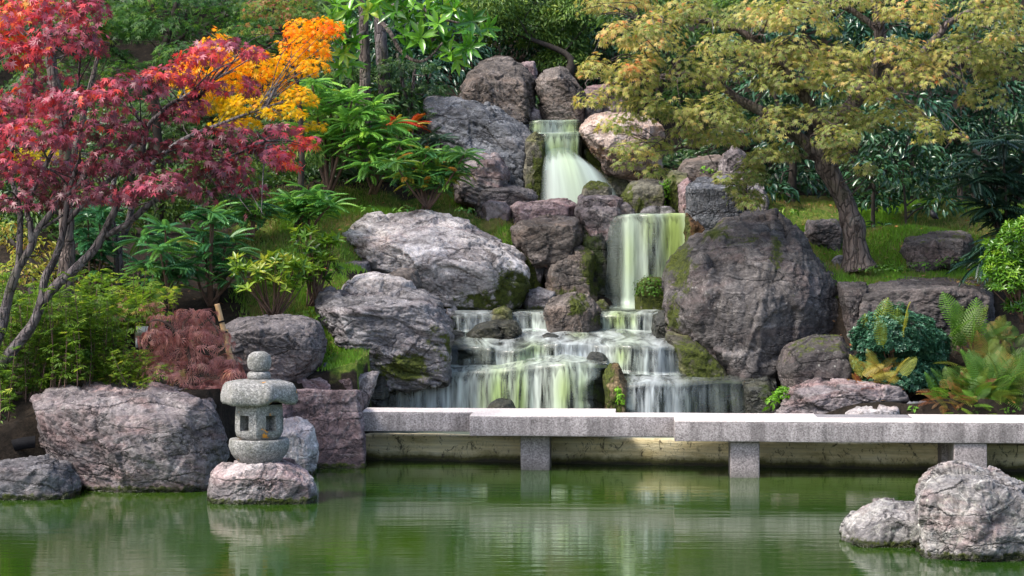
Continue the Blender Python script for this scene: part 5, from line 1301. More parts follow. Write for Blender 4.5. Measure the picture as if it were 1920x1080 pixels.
# golden maple, right
GP = ypads([(1170, 20, 90, 44), (1285, 25, 90, 46), (1390, 25, 90, 44), (1500, 22, 90, 44), (1600, 15, 70, 38), (1720, 20, 80, 41), (1850, 25, 90, 49), (1910, 70, 60, 49), (1160, 75, 60, 38), (1240, 90, 90, 49), (1340, 85, 80, 38, .7), (1130, 135, 45, 35), (1190, 165, 90, 49), (1290, 160, 80, 46, .8),
            (1460, 105, 80, 41, .8), (1560, 120, 90, 41), (1660, 110, 90, 41), (1790, 115, 80, 46), (1880, 140, 70, 49), (1400, 150, 80, 38, .7), (1500, 165, 90, 38), (1620, 165, 100, 35), (1730, 155, 90, 35), (1250, 225, 90, 46), (1170, 235, 60, 32, .7), (1350, 230, 90, 46),
            (1560, 215, 110, 44), (1650, 225, 80, 41), (1470, 250, 90, 41), (1740, 245, 40, 32), (1320, 275, 70, 32), (1240, 290, 55, 20), (1180, 310, 45, 17), (1560, 260, 75, 38), (1460, 290, 55, 35), (1412, 325, 38, 35), (1570, 305, 35, 38), (1390, 345, 20, 23), (1400, 385, 18, 23), (1850, 190, 60, 38, .7), (1180, 270, 50, 20, .6)], 28.9, 1.0)
_r = np.random.default_rng(5)
GP = [(p[0] + _r.normal(0, 14), p[1] + _r.normal(0, 10), p[2] * _r.uniform(.65, 1.0), p[3] * _r.uniform(.8, 1.35), *p[4:]) for p in GP]
GP += [(p[0] + _r.normal(0, 50), p[1] + _r.normal(6, 18), _r.uniform(20, 42), _r.uniform(14, 26), p[4] + _r.normal(0, .4)) for p in GP]
tree('golden_maple', 'wide spreading green and gold maple with pinkish leaf tips, right of the falls', 'maple tree', (1607, 500),
     [([(1612, 506), (1606, 470), (1600, 430), (1584, 380), (1562, 335), (1545, 295), (1560, 240), (1610, 180), (1650, 110), (1648, 50), (1637, -30)], 25, 9, 12), ([(1552, 310), (1500, 260), (1440, 215), (1391, 190), (1358, 166), (1338, 146), (1275, 139), (1190, 150)], 13, 3), ([(1555, 300), (1520, 200), (1450, 110), (1421, 83), (1397, 63), (1366, 51), (1320, 40), (1200, 40)], 11, 3),
      ([(1650, 60), (1615, 32), (1580, 14), (1480, 0)], 7, 3), ([(1600, 190), (1680, 150), (1757, 69), (1779, 43), (1825, 16), (1860, -15)], 10, 4), ([(1700, 140), (1780, 100), (1850, 78), (1925, 66)], 7, 3), ([(1640, 20), (1660, -30)], 8, 5), ([(1440, 215), (1390, 250), (1330, 265), (1240, 285)], 6, 2), ([(1540, 300), (1470, 290), (1410, 320), (1395, 370)], 5, 2), ([(1767, 55), (1745, 35)], 6, 3)],
     29.8, 'wood', GP, TM, 'gold_leaf', 14.5, 3.4, tintf=lambda x, y, n: .39 + .13 * np.clip((180 - y) / 180, -1, 1) + .10 * np.clip((1350 - x) / 200, 0, 1), gap=.09, gfreq=2.4, up=.55, outw=.75, down=.6, jit=.5, depthf=.75, twr=.016, ntw=3)
# orange maple
OP = ypads([(610, 60, 36, 32), (575, 95, 50, 38), (545, 130, 50, 35), (500, 165, 55, 35), (560, 190, 40, 28), (470, 205, 60, 30), (590, 130, 25, 22), (430, 160, 50, 50), (400, 110, 50, 50), (530, 215, 45, 20), (440, 235, 50, 20), (380, 200, 50, 50), (560, 60, 30, 28), (350, 150, 40, 38), (590, 240, 22, 15), (480, 130, 50, 38), (60, 300, 40, 25), (120, 290, 30, 25)], 29.2, .7)
tree('orange_maple', 'bright orange and yellow maple glowing behind the red maple', 'maple tree', (222, 548),
     [([(222, 552), (222, 500), (223, 460), (240, 420), (262, 340), (330, 270), (420, 230), (500, 200)], 10, 2, 4), ([(223, 462), (212, 425), (208, 380), (230, 300), (320, 200), (420, 140)], 8, 2)], 28.6, 'bark_grey', OP, TM, 'orange_leaf', 14, 3.4,
     tintf=lambda x, y, n: .55 + .35 * np.clip((130 - y) / 120, -1, 1) - .15, gap=.0, gfreq=2.5, up=.6, outw=.6, twr=.012)
# green maples at the top left
P1 = ypads([(190, 110, 60, 30), (250, 140, 70, 30), (300, 60, 80, 45), (400, 40, 80, 40), (230, 50, 60, 40), (350, 110, 70, 35), (440, 90, 60, 30), (330, 5, 90, 30), (160, 60, 50, 40), (240, 180, 60, 25), (420, 140, 50, 30), (500, 60, 50, 35)], 31.5, .8)
tree('green_maple', 'dark green fine leaved maple behind the top of the red maple', 'maple tree', (300, 440), [([(300, 440), (298, 300), (290, 180), (300, 110), (318, 60), (330, 10), (335, -40)], 9, 5, 4), ([(300, 110), (340, 70), (400, 40), (450, 20)], 5, 2), ([(292, 190), (250, 130), (210, 90)], 5, 2), ([(318, 60), (290, 20), (270, -20)], 4, 2)],
     31.8, 'bark_dark', P1, TMS, 'green_maple', 16, 4.5, tintf=lambda x, y, n: .36, up=.7, outw=.6, gap=.1)
P2 = ypads([(430, 20, 60, 26), (500, 25, 60, 28), (560, 40, 50, 28), (590, 75, 30, 22), (470, 60, 50, 20), (540, 5, 60, 25), (540, 85, 30, 18)], 30.4, .5)
tree('green_maple', 'maple with pink tinged green leaves hanging above the orange maple', 'maple tree', (540, 420), [([(560, 430), (566, 300), (560, 180), (545, 100), (520, 40), (500, -20)], 6, 3, 3), ([(545, 100), (575, 70), (590, 60)], 4, 2)], 31.0, 'bark_dark', P2, TMS, 'green_maple', 14, 3.5, tintf=lambda x, y, n: .76, up=.5, outw=.6, down=1.0, gap=.1)
P3 = ypads([(60, 20, 90, 50), (40, 120, 80, 50), (150, 60, 60, 50), (20, 220, 70, 50), (110, 240, 60, 40), (200, 210, 60, 40)], 31.0, .6)
tree('leafy_tree', 'thick grey brown trunk at the left, with a pale green crown behind the red maple', 'tree', (122, 590), [([(120, 600), (122, 540), (126, 480), (124, 400), (128, 330), (110, 200), (90, 80), (80, -40)], 18, 9, 6), ([(126, 340), (160, 200), (190, 80)], 8, 3)], 27.6, 'wood', P3, TMS, 'green_maple', 15, 3.0, tintf=lambda x, y, n: .72, gap=.05)

# magnolia with large glossy leaves
t = thing('magnolia_tree', 'magnolia with large glossy bright green leaves hanging at the top centre', 'magnolia tree', at(690, 370, 33.5))
bark_tree(t, [([(690, 370), (686, 280), (684, 190), (684, 110), (682, 50), (680, -40)], 12, 9, 3), ([(682, 10), (727, 55, -2), (752, 97, -2.5), (782, 115, -2.8), (806, 107, -2.8), (830, 80, -2.8)], 4.5, 2), ([(690, -10), (740, 10, -2), (800, 30, -2.8), (870, 45, -2.8)], 4, 2), ([(684, 60), (660, 70, -1), (640, 60, -2.5)], 4, 2), ([(782, 5, -2.7), (820, 40, -2.8)], 3, 2)], 33.5, 'wood')
mc = [(628, 8), (655, 22), (640, 62), (668, 82), (645, 100), (690, 22), (715, 5), (740, 22), (765, 42), (775, 12), (800, 28), (790, 70), (818, 52), (845, 22), (835, 80), (862, 60), (880, 88), (885, 40), (905, 65), (808, 92), (845, 100), (622, 40), (735, -5), (820, 0), (860, 0), (655, 120), (760, 70)]
mb = MB(); P = np.array([at(x, y, 30.6 + .5 * rng.random()) for x, y in mc]); n = len(P)
leaves(mb, TWH, P, nrm(UP * .6 + rnd(n) * .6 + np.array([0, -.7, 0])), rnd(n), 36 * 30.6 / F * rng.uniform(.85, 1.2, n), .55 + rng.normal(0, .22, n))
P2_ = P + rnd(n) * .12; leaves(mb, TWH, P2_, nrm(-UP * .2 + rnd(n) * .8 + np.array([0, -.6, 0])), rnd(n), 33 * 30.6 / F, .35 + rng.normal(0, .2, n))
mb.put('crown', M['magnolia_leaf'], t)

# evergreen background trees and shrubs
def bg_tree(label, base, Y, pads, leafm, leafpx, dens, name='evergreen_tree', cat='tree', tpl=None, trunk=None, tint=.4, mt='bark_dark', dy=.6, **kw):
    pads = ypads(pads, Y, dy)
    x, y = base
    tr = trunk or [([(x, y), (x + 6, (y + pads[0][1]) / 2), (pads[0][0], pads[0][1])], 9, 3, 4)]
    return tree(name, label, cat, base, tr, Y, mt, pads, tpl or TL, leafm, leafpx, dens * 2.2, tintf=lambda a, b, n: tint, ntw=2, **kw)
bg_tree('dark glossy leaved evergreen behind the magnolia branch, left of the top boulders', (760, 260), 36, [(800, 150, 80, 60), (730, 110, 80, 70), (860, 110, 60, 50), (780, 40, 90, 50), (660, 160, 60, 60), (820, 200, 40, 30), (760, 215, 50, 30), (640, 60, 60, 60)], 'dark_leaf', 15, 1.7, tint=.45)
bg_tree('slim grey trunked evergreen with drooping feathery dark foliage behind the magnolia', (726, 300), 34.3, [(760, 130, 60, 24), (700, 150, 60, 26), (790, 170, 60, 18), (640, 140, 50, 22), (730, 200, 60, 20), (800, 215, 40, 14)], 'mid_leaf', 14, 1.5, tpl=TTUFT, trunk=[([(728, 310), (724, 200), (716, 100), (708, 0), (700, -50)], 13, 10, 4), ([(665, 300), (668, 200), (652, 120), (640, 40)], 10, 7, 3), ([(790, 260), (760, 180), (745, 100)], 5, 3), ([(800, 280), (775, 200), (778, 120)], 5, 3)], mt='bark_grey', tint=.25)
bg_tree('small leaved olive green tree behind the pointed boulder', (1060, 150), 37.5, [(960, 60, 80, 50), (1040, 70, 70, 60), (1000, 10, 90, 50), (1090, 30, 60, 50), (1060, 120, 60, 35), (920, 20, 60, 50)], 'mid_leaf', 9, 2.0, tpl=TL, tint=.52)
bg_tree('dark leafy evergreen at the top, behind the small leaved olive tree', (900, 200), 39, [(880, 40, 80, 60), (960, 90, 80, 50), (1060, 60, 90, 60), (1140, 80, 80, 70), (1150, 150, 60, 40)], 'dark_leaf', 13, 1.6, tint=.6)
bg_tree('dark evergreen behind the left part of the golden maple', (1300, 280), 35, [(1250, 100, 90, 60), (1350, 110, 80, 60), (1290, 200, 80, 50), (1400, 40, 80, 60), (1200, 30, 80, 60), (1370, 220, 60, 50)], 'mid_leaf', 13, 1.5, tint=.2)
bg_tree('glossy camellia with large dark green leaves behind the centre of the golden maple', (1480, 400), 33.2, [(1450, 170, 80, 50), (1540, 180, 80, 50), (1420, 60, 70, 50), (1530, 60, 90, 50), (1440, 240, 60, 50), (1480, 290, 70, 40), (1490, 340, 60, 34), (1450, 365, 40, 22)], 'dark_leaf', 19, 1.5, name='camellia_shrub', cat='camellia', tint=.5)
bg_tree('glossy camellia just right of the curved maple trunk', (1638, 480), 31.8, [(1640, 330, 60, 40), (1690, 290, 80, 50), (1720, 350, 60, 40), (1650, 380, 40, 30), (1620, 250, 70, 40), (1700, 220, 90, 50), (1650, 440, 26, 24), (1760, 390, 40, 22)], 'dark_leaf', 19, 1.4, name='camellia_shrub', cat='camellia', tint=.6, trunk=[([(1638, 490), (1637, 400), (1640, 330)], 4.5, 3, 2), ([(1702, 470), (1698, 400), (1692, 300)], 3, 2)])
bg_tree('tall dark camellia hedge tree behind the right side of the golden maple', (1790, 420), 33.8, [(1790, 190, 80, 60), (1880, 200, 70, 60), (1830, 270, 80, 50), (1760, 90, 90, 60), (1890, 80, 80, 70), (1740, 280, 60, 50), (1650, 80, 80, 60)], 'dark_leaf', 17, 1.5, name='camellia_shrub', cat='camellia', tint=.45, trunk=[([(1805, 430), (1800, 360), (1803, 280)], 6, 4, 3), ([(1835, 425), (1826, 370), (1812, 320)], 5, 3, 2), ([(1843, 430), (1846, 360), (1850, 280)], 8, 5, 3)], mt='wood')
bg_tree('thin leaved dark reddish shrub at the right between the camellias', (1850, 400), 33.0, [(1800, 250, 60, 40), (1850, 300, 60, 40), (1780, 320, 50, 36)], 'dark_leaf', 12, 1.3, name='shrub', cat='shrub', tint=.3)
bg_tree('dark shrub mass on the left behind the tree trunks', (100, 480), 30.5, [(40, 330, 80, 60), (150, 350, 80, 60), (260, 350, 80, 50), (50, 430, 80, 50), (180, 430, 80, 40), (360, 350, 80, 40), (440, 330, 60, 40), (0, 500, 60, 50)], 'mid_leaf', 15, 1.6, name='shrub', cat='shrub', tint=.4)
bg_tree('rusty leaved low shrub at the left edge behind the maple stems', (60, 560), 28.2, [(20, 450, 50, 40), (70, 480, 50, 36), (30, 520, 60, 36), (100, 520, 40, 30), (170, 520, 40, 30)], 'fern_yellow', 12, .8, name='shrub', cat='shrub', tint=.75, tpl=TL)
bg_tree('dark green background tree above the orange maple', (480, 330), 34.5, [(480, 100, 90, 60), (580, 160, 70, 50), (400, 200, 80, 60), (520, 30, 90, 50), (600, 230, 60, 40), (500, 260, 90, 40), (300, 240, 90, 60), (100, 180, 100, 70), (200, 60, 100, 60), (620, 40, 60, 60)], 'mid_leaf', 13, 1.7, tint=.22, tpl=TMS)
bg_tree('dark low shrubs under the red maple, left of the bright mahonias', (420, 420), 31.8, [(330, 330, 70, 40), (430, 320, 70, 40), (520, 330, 50, 36), (380, 380, 70, 34), (300, 400, 60, 40), (560, 300, 50, 40), (480, 390, 50, 20)], 'mid_leaf', 14, 1.3, name='shrub', cat='shrub', tint=.45)
bg_tree('dark leafy shrub at the foot of the magnolia, behind the bright mahonias', (680, 340), 34.0, [(600, 250, 70, 50), (690, 260, 70, 50), (760, 270, 50, 40), (640, 310, 60, 30), (740, 200, 50, 40)], 'mid_leaf', 13, 1.4, name='shrub', cat='shrub', tint=.25)
# far woods
n = 52000
wx = rng.uniform(-17, 17, n); wy = 40 + rng.random(n) * 3 + .0 * wx
wz = 4.5 + rng.random(n) * 9.5
P = np.stack([wx, wy, wz], 1); keep = fbm(P * .6, 3, 5) > -.25; P = P[keep]; n = len(P)
mb = MB(); leaves(mb, TL, P, nrm(UP + np.array([0, -.8, 0]) + rnd(n) * .7), rnd(n) - UP * .5, rng.uniform(.14, .26, n), .30 + .6 * fbm(P * .5, 3, 6) + rng.normal(0, .15, n))
tag(mb.put('woods', M['mid_leaf']), 'dark green woods closing the view behind the garden', 'woods', kind='stuff')

# compound leaved shrubs (mahonia)
def pinnate_plant(name, label, cat, base, Y, stems, frond, nf, leafm, tint=.5, tpl=None, mt='twig', r=3.0, elev=(.0, .75), spread_t=.18, group=None, lower=True):
    t = thing(name, label, cat, at(base[0], base[1], Y), group)
    mb = MB(); lf = MB()
    for s in stems:
        dy = s[2] if len(s) > 2 else rng.normal(0, .2)
        mid = ((base[0] + s[0]) / 2 + rng.normal(0, 5), (base[1] * .55 + s[1] * .45))
        P = tube(mb, [at(base[0] + rng.normal(0, 6), base[1] + 4, Y), at(mid[0], mid[1], Y + dy * .6), at(s[0], s[1], Y + dy)], r * Y / F, r * .5 * Y / F, 6, 5)
        for top, k, f in (((P[-1]), nf, 1.0),) + ((((P[int(len(P) * .68)]), nf // 2, .9),) if lower else ()):
            k = int(k * 2.2); az = np.arange(k) * 2 * math.pi / k + rng.random() * 6 + rng.normal(0, .25, k); el = rng.uniform(elev[0], elev[1], k)
            d = np.stack([np.cos(az) * np.cos(el), np.sin(az) * np.cos(el), np.sin(el)], 1)
            nn_ = nrm(UP - d * (d @ UP)[:, None] + rnd(k) * .25)
            leaves(lf, tpl or TPIN, np.repeat(top[None], k, 0) + rnd(k) * .02, nn_, d, frond * .78 * f * Y / F * rng.uniform(.7, 1.15, k), tint + rng.normal(0, spread_t, k))
    mb.put('stems', M[mt], t); lf.put('foliage', M[leafm], t)
    return t
pinnate_plant('mahonia_shrub', 'tall leggy bright green mahonia behind the orange maple branches', 'mahonia', (615, 360), 32.6, [(585, 250), (620, 210), (650, 230), (600, 175), (640, 180), (560, 200), (680, 215), (585, 155), (610, 260), (660, 190)], 62, 9, 'mahonia_bright', .42, r=3.5)
pinnate_plant('mahonia_shrub', 'second bright green mahonia, left of the slate slab', 'mahonia', (700, 360), 32.5, [(690, 250), (730, 235), (700, 200), (750, 270), (670, 270), (715, 290), (690, 310)], 58, 9, 'mahonia_bright', .35)
pinnate_plant('mahonia_shrub', 'rounded mahonia with blue green leaves on the grass below the slate slab', 'mahonia', (800, 388), 32.0, [(770, 300), (800, 285), (830, 290), (850, 310), (760, 325), (815, 315), (790, 330), (845, 335), (740, 305), (870, 290)], 50, 10, 'mahonia', .66, r=2.6)
pinnate_plant('mahonia_shrub', 'small mahonia standing alone on the upper left grass', 'mahonia', (580, 432), 30.9, [(570, 380), (600, 375), (545, 375), (620, 385), (580, 360), (560, 395)], 52, 8, 'mahonia_bright', .22)
pinnate_plant('mahonia_shrub', 'dark green mahonia clump behind the lace leaved maple', 'mahonia', (320, 575), 27.9, [(300, 470), (330, 455), (280, 500), (345, 500), (310, 430), (270, 450), (320, 520)], 60, 9, 'mahonia', .45, r=3.5)
pinnate_plant('mahonia_shrub', 'tall dark green mahonia clump left of the yellow green pieris', 'mahonia', (395, 570), 28.3, [(380, 440), (400, 420), (425, 450), (370, 480), (420, 490), (395, 400), (440, 470), (445, 510)], 60, 9, 'mahonia', .40, r=3.5)
pinnate_plant('mahonia_shrub', 'deep green mahonia between the two left tree trunks', 'mahonia', (175, 560), 28.4, [(160, 450), (190, 430), (175, 480), (200, 470), (150, 490), (185, 400), (165, 410)], 62, 9, 'mahonia', .2, r=3)
pinnate_plant('mahonia_shrub', 'mahonia partly hidden below the red maple, at the edge of the grass', 'mahonia', (470, 440), 30.4, [(450, 370), (480, 380), (430, 400), (500, 395), (460, 410)], 55, 8, 'mahonia', .5)
pinnate_plant('mahonia_shrub', 'mahonia sprig turned red and yellow beside the slate slab', 'mahonia', (765, 300), 33.4, [(745, 228), (775, 235)], 48, 7, 'red_pinnate', .35, lower=False)
pinnate_plant('mahonia_shrub', 'dark fern like mahonia against the slate slab', 'mahonia', (800, 300), 33.2, [(800, 260), (825, 262)], 44, 8, 'mahonia_dark', .9, lower=False)
pinnate_plant('mahonia_shrub', 'dark bluish mahonia spreading at the right edge above the clipped bush', 'mahonia', (1880, 480), 30.0, [(1850, 300), (1880, 270), (1915, 310), (1830, 340), (1900, 360), (1870, 330), (1925, 260), (1860, 390), (1900, 410)], 75, 9, 'mahonia_dark', .75, r=4, mt='bark_dark')
pinnate_plant('mahonia_shrub', 'low dark mahonia fronds reaching over the rock beside the clipped bush', 'mahonia', (1870, 500), 28.9, [(1855, 470), (1870, 450), (1845, 490)], 72, 8, 'mahonia_dark', .6, lower=False, elev=(-.1, .3))

# pieris shrubs: whorls of yellow green leaves on thin forked stems
def whorl_shrub(name, label, cat, base, Y, pads, leafpx, dens, leafm, tint, tpl=None, mt='twig', nst=9, up=.7, **kw):
    pads = ypads(pads, Y, .15)
    t = thing(name, label, cat, at(base[0], base[1], Y))
    mb = MB()
    P, O, I = pads_points(pads, leafpx, dens, **kw)
    b = at(base[0], base[1], Y)
    for q in P[rng.permutation(len(P))[:nst * 3]]:
        s = b + np.array([rng.normal(0, .04), rng.normal(0, .03), -.03]); md = (s + q) / 2 + np.array([(q - s)[0] * .12, 0, .03])
        tube(mb, [s, md, q], .012, .005, 5, 4)
    mb.put('stems', M[mt], t)
    n = len(P); lf = MB(); leaves(lf, tpl or TWH, P, nrm(O * .7 + UP * up + rnd(n) * .3), rnd(n), leafpx * P[:, 1] / F * rng.uniform(.75, 1.2, n), tint + .25 * O[:, 2] + rng.normal(0, .2, n))
    lf.put('foliage', M[leafm], t); return t
whorl_shrub('pieris_shrub', 'yellow green pieris shrub on thin forked stems above the broad dark rock', 'pieris', (512, 590), 27.9, [(480, 515, 36, 20), (520, 500, 40, 22), (555, 520, 32, 24), (500, 540, 50, 20), (450, 500, 20, 16), (560, 495, 22, 16)], 20, .75, 'pieris', .5)
whorl_shrub('pieris_shrub', 'taller darker pieris shrub beside the grass, right of the yellow green pieris', 'pieris', (590, 570), 28.5, [(590, 470, 34, 30), (575, 445, 28, 18), (610, 500, 26, 24), (590, 520, 34, 26), (625, 455, 14, 12)], 21, .75, 'pieris', .25)
whorl_shrub('clipped_bush', 'rounded bright green clipped bush at the right edge', 'bush', (1925, 600), 27.3, [(1905, 480, 52, 48), (1925, 440, 46, 30), (1900, 530, 48, 40), (1930, 570, 40, 34), (1880, 510, 32, 34)], 14, 1.5, 'clipped', .42, shell=.75)
whorl_shrub('rounded_shrub', 'rounded blue green small leaved shrub behind the ferns', 'shrub', (1695, 750), 27.35, [(1685, 635, 70, 60), (1715, 690, 60, 60), (1645, 640, 46, 50), (1690, 715, 66, 40), (1635, 690, 34, 36), (1750, 660, 34, 44)], 6, 2.4, 'bluegreen', .45, tpl=T_whorl(5, .5, .4), shell=.85, nst=5)

# ferns
def fern(label, base, Y, n, L, leafm, tint, az=None, el=(.5, 1.3), tspread=.15, name='fern', arch=None):
    t = thing(name, label, 'fern', at(base[0], base[1], Y))
    lf = MB(); n = int(n * 3.4); L *= .60
    a = np.arange(n) * 2.399 + rng.random() if az is None else rng.uniform(az[0], az[1], n)
    e = rng.uniform(el[0], el[1], n)
    d = np.stack([np.cos(a) * np.cos(e), np.sin(a) * np.cos(e) * .8, np.sin(e)], 1)
    tpl = T_fern(17, .30 if arch is None else arch)
    nor = nrm(UP - d * (d @ UP)[:, None] + rnd(n) * .3 + np.array([0, -.35, 0]))
    leaves(lf, tpl, np.repeat(at(base[0], base[1], Y)[None], n, 0) + rng.normal(0, 1, (n, 3)) * np.array([.13, .08, .05]) + d * rng.uniform(0, .35, n)[:, None] * L * Y / F, nor, d, L * Y / F * rng.uniform(.7, 1.1, n), tint + rng.normal(0, tspread, n))
    lf.put('fronds', M[leafm], t)
    mb = MB()
    for k in range(4): tube(mb, [at(base[0] + k * 3 - 5, base[1] + 5, Y), at(base[0] + k * 3 - 5 + rng.normal(0, 3), base[1] - 12, Y)], .012, .008, 5, 3)
    mb.put('crown_stalks', M['twig'], t)
fern('yellowing fern with brown lower fronds in front of the blue green shrub', (1645, 715), 26.95, 9, 85, 'fern_yellow', .55, el=(.45, 1.3))
fern('tall slender yellow green fern rising over the blue green shrub', (1672, 655), 27.0, 3, 125, 'fern_yellow', .8, el=(1.15, 1.45), arch=.15)
fern('rusty brown dying fern low beside the flat topped purple rock', (1635, 735), 26.85, 8, 62, 'fern_yellow', .14, el=(.2, 1.1))
fern('large green fern at the far right behind the bridge', (1860, 745), 26.5, 20, 125, 'fern', .5, el=(.35, 1.35))
fern('yellow green fern behind the bridge, left of the large green fern', (1805, 752), 26.4, 16, 95, 'fern', .42, el=(.2, 1.2), tspread=.25)
fern('tall upright fern in front of the long rock ledge', (1800, 660), 27.3, 4, 150, 'fern', .5, el=(1.1, 1.45), arch=.15)
fern('fern at the right edge of the picture under the clipped bush', (1915, 730), 26.7, 18, 115, 'fern', .45, el=(.3, 1.3), tspread=.2)
fern('small lime green fern right beside the bridge slab', (1830, 772), 26.2, 10, 60, 'fern', .9, el=(.1, 1.0))
fern('brown withered fern at the foot of the green ferns', (1790, 768), 26.25, 10, 55, 'fern', .05, el=(-.1, .9), tspread=.08)
fern('small green fern in the shade right of the long rock ledge', (1870, 650), 27.6, 12, 75, 'fern', .4)
fern('low green fern on the bank left of the pointed bamboo stakes', (300, 560), 27.5, 8, 50, 'fern', .5)
fern('mid green fern between the tall upright fern and the clipped bush', (1850, 690), 27.0, 14, 90, 'fern', .35, el=(.4, 1.3))

# feathery nandina like undergrowth on the left bank
def feather(label, bases, Y, h, tint, spread=26, nlf=11, leafpx=20, name='bamboo_shrub', mt='feather'):
    t = thing(name, label, 'shrub', at(bases[0][0], bases[0][1], Y))
    mb = MB(); lf = MB()
    for bx, by, k in bases:
        for j in range(k):
            b = at(bx + rng.normal(0, spread * .5), by, Y + rng.normal(0, .25))
            tp = b + np.array([rng.normal(0, .13), rng.normal(0, .1), h * Y / F * rng.uniform(.6, 1.1)])
            P = tube(mb, [b, (b + tp) / 2 + rng.normal(0, .02, 3), tp], .007, .003, 4, 4)
            n = nlf * 3
            q = P[rng.integers(int(len(P) * .3), len(P), n)] + rng.normal(0, .03, (n, 3))
            a = rng.random(n) * 6.28; e = rng.uniform(-.1, .9, n)
            d = np.stack([np.cos(a) * np.cos(e), np.sin(a) * np.cos(e), np.sin(e)], 1)
            leaves(lf, TTUFT, q, nrm(UP + rnd(n) * .5), d, leafpx * Y / F * rng.uniform(.7, 1.3, n), tint + rng.normal(0, .2, n))
    mb.put('stems', M['twig'], t); lf.put('foliage', M[mt], t)
feather('feathery light green bamboo like shrub behind the large purple grey boulder', [(110, 740, 15), (160, 735, 17), (205, 735, 15), (140, 700, 8)], 25.0, 170, .45)
feather('feathery green shrub at the left edge beside the maple stems', [(20, 790, 15), (60, 770, 15), (95, 750, 10), (5, 740, 10)], 24.8, 190, .40)
feather('low yellow green feathery shrub left of the lace leaved maple', [(230, 732, 14), (255, 730, 10), (210, 728, 12)], 25.0, 70, .62, leafpx=14)
feather('taller feathery shrub behind, between the two left trunks', [(40, 660, 14), (160, 650, 14), (210, 650, 12), (0, 640, 10), (260, 640, 12), (100, 650, 10)], 26.3, 130, .5)
feather('sparse yellowing feathery plant above the dark soil behind the lace leaved maple', [(255, 625, 8), (290, 620, 8), (235, 620, 6)], 26.7, 80, .85, leafpx=16)
# lace leaved maple
LP = ypads([(335, 615, 60, 34), (385, 640, 56, 34), (320, 660, 60, 36), (370, 690, 66, 34), (420, 688, 36, 28), (440, 712, 28, 24), (305, 700, 46, 28), (360, 725, 66, 24), (405, 730, 50, 22), (295, 635, 40, 22), (385, 590, 26, 14), (280, 672, 30, 20), (345, 585, 22, 10)], 24.95, .25)
tree('lace_leaf_maple', 'low weeping dusky pink lace leaved maple beside the bamboo stakes', 'maple tree', (365, 735), [([(365, 742), (362, 700), (350, 650), (345, 610), (355, 592)], 5, 3, 2), ([(350, 650), (320, 612), (295, 600), (275, 606)], 3, 1.5), ([(350, 640), (390, 600), (410, 625)], 3, 1.5)], 24.95, 'twig', LP, TLACE, 'lace', 17, 1.5,
     tintf=lambda x, y, n: .5, up=.3, outw=.8, down=1.6, jit=.4, twr=.006)
LP2 = ypads([(255, 590, 38, 18), (285, 575, 30, 14), (235, 570, 22, 14)], 26.2, .2)
tree('lace_leaf_maple', 'sparse olive and maroon lace leaved maple above the white plant label', 'maple tree', (262, 660), [([(262, 664), (262, 620), (258, 595)], 3, 2, 1)], 26.2, 'twig', LP2, TLACE, 'lace', 18, 1.3, tintf=lambda x, y, n: .55 + .45 * (rng.random(n) < .35), up=.3, outw=.8, down=1.4, jit=.5, twr=.005)
# small plants
clump('broad_leaf_plant', 'small leafy plant growing behind the top of the large purple grey boulder', [(268, 716, 28, 12, 24.95)], 17, .9, T_leaf(.4, .05, .3), 'magnolia_leaf', 'plant', lambda n: .3, up=.8)
clump('broad_leaf_plant', 'dark leafy plant at the left end of the large purple grey boulder', [(45, 800, 26, 16, 24.5), (60, 830, 14, 10, 24.3)], 17, .9, T_leaf(.4, .05, .3), 'mid_leaf', 'plant', lambda n: .4, up=.8)
for _l, _p in (('low light green plant in the grass just below the rounded blue green mahonia', (760, 394, 24, 8, 31.9)), ('low light green plant at the grass edge beside the long reddish flat rock', (872, 396, 20, 8, 31.9)), ('low light green plant in the grass above the large pale boulder', (692, 393, 22, 8, 31.9))):
    clump('broad_leaf_plant', _l, [_p], 9, .9, T_leaf(.5, .05, .3), 'mahonia_bright', 'plant', lambda n: .35, up=.9)
clump('broad_leaf_plant', 'bright leafy sprig on top of the huge domed boulder beside the curved trunk', [(1480, 399, 30, 11, 31.0)], 10, .8, T_leaf(.4, .05, .3), 'magnolia_leaf', 'plant', lambda n: .8, up=.8)
clump('ground_cover', 'dark green ground cover below the dark angular rock', [(1740, 498, 40, 8, 29.9), (1790, 490, 30, 9, 29.9), (1660, 505, 50, 9, 29.6)], 7, .9, T_leaf(.6, .05, .2), 'moss_leaf', 'ground cover', lambda n: .05, up=.9)
clump('ground_cover', 'green creeping plants below the yellow green pieris', [(575, 590, 26, 14, 27.9), (600, 600, 16, 10, 27.7)], 7, .9, T_leaf(.3, .05, .2), 'moss_leaf', 'ground cover', lambda n: .35, up=.9)

clump('broad_leaf_plant', 'dark creeping leafy plants on the bare soil at the left edge of the pond', [(20, 800, 50, 20, 24.4), (-20, 790, 40, 20, 24.5), (50, 775, 30, 18, 24.7)], 14, .8, T_leaf(.4, .05, .3), 'mid_leaf', 'plant', lambda n: .55, up=.8)
clump('ground_cover', 'low green weeds along the back edge of the bridge at the right', [(1730, 768, 50, 10, 26.45), (1800, 770, 60, 9, 26.4), (1890, 768, 50, 10, 26.3), (1640, 766, 40, 8, 26.7), (1560, 770, 30, 7, 26.8)], 9, 2.2, T_leaf(.5, .05, .3), 'moss_leaf', 'ground cover', lambda n: .15, up=.9)
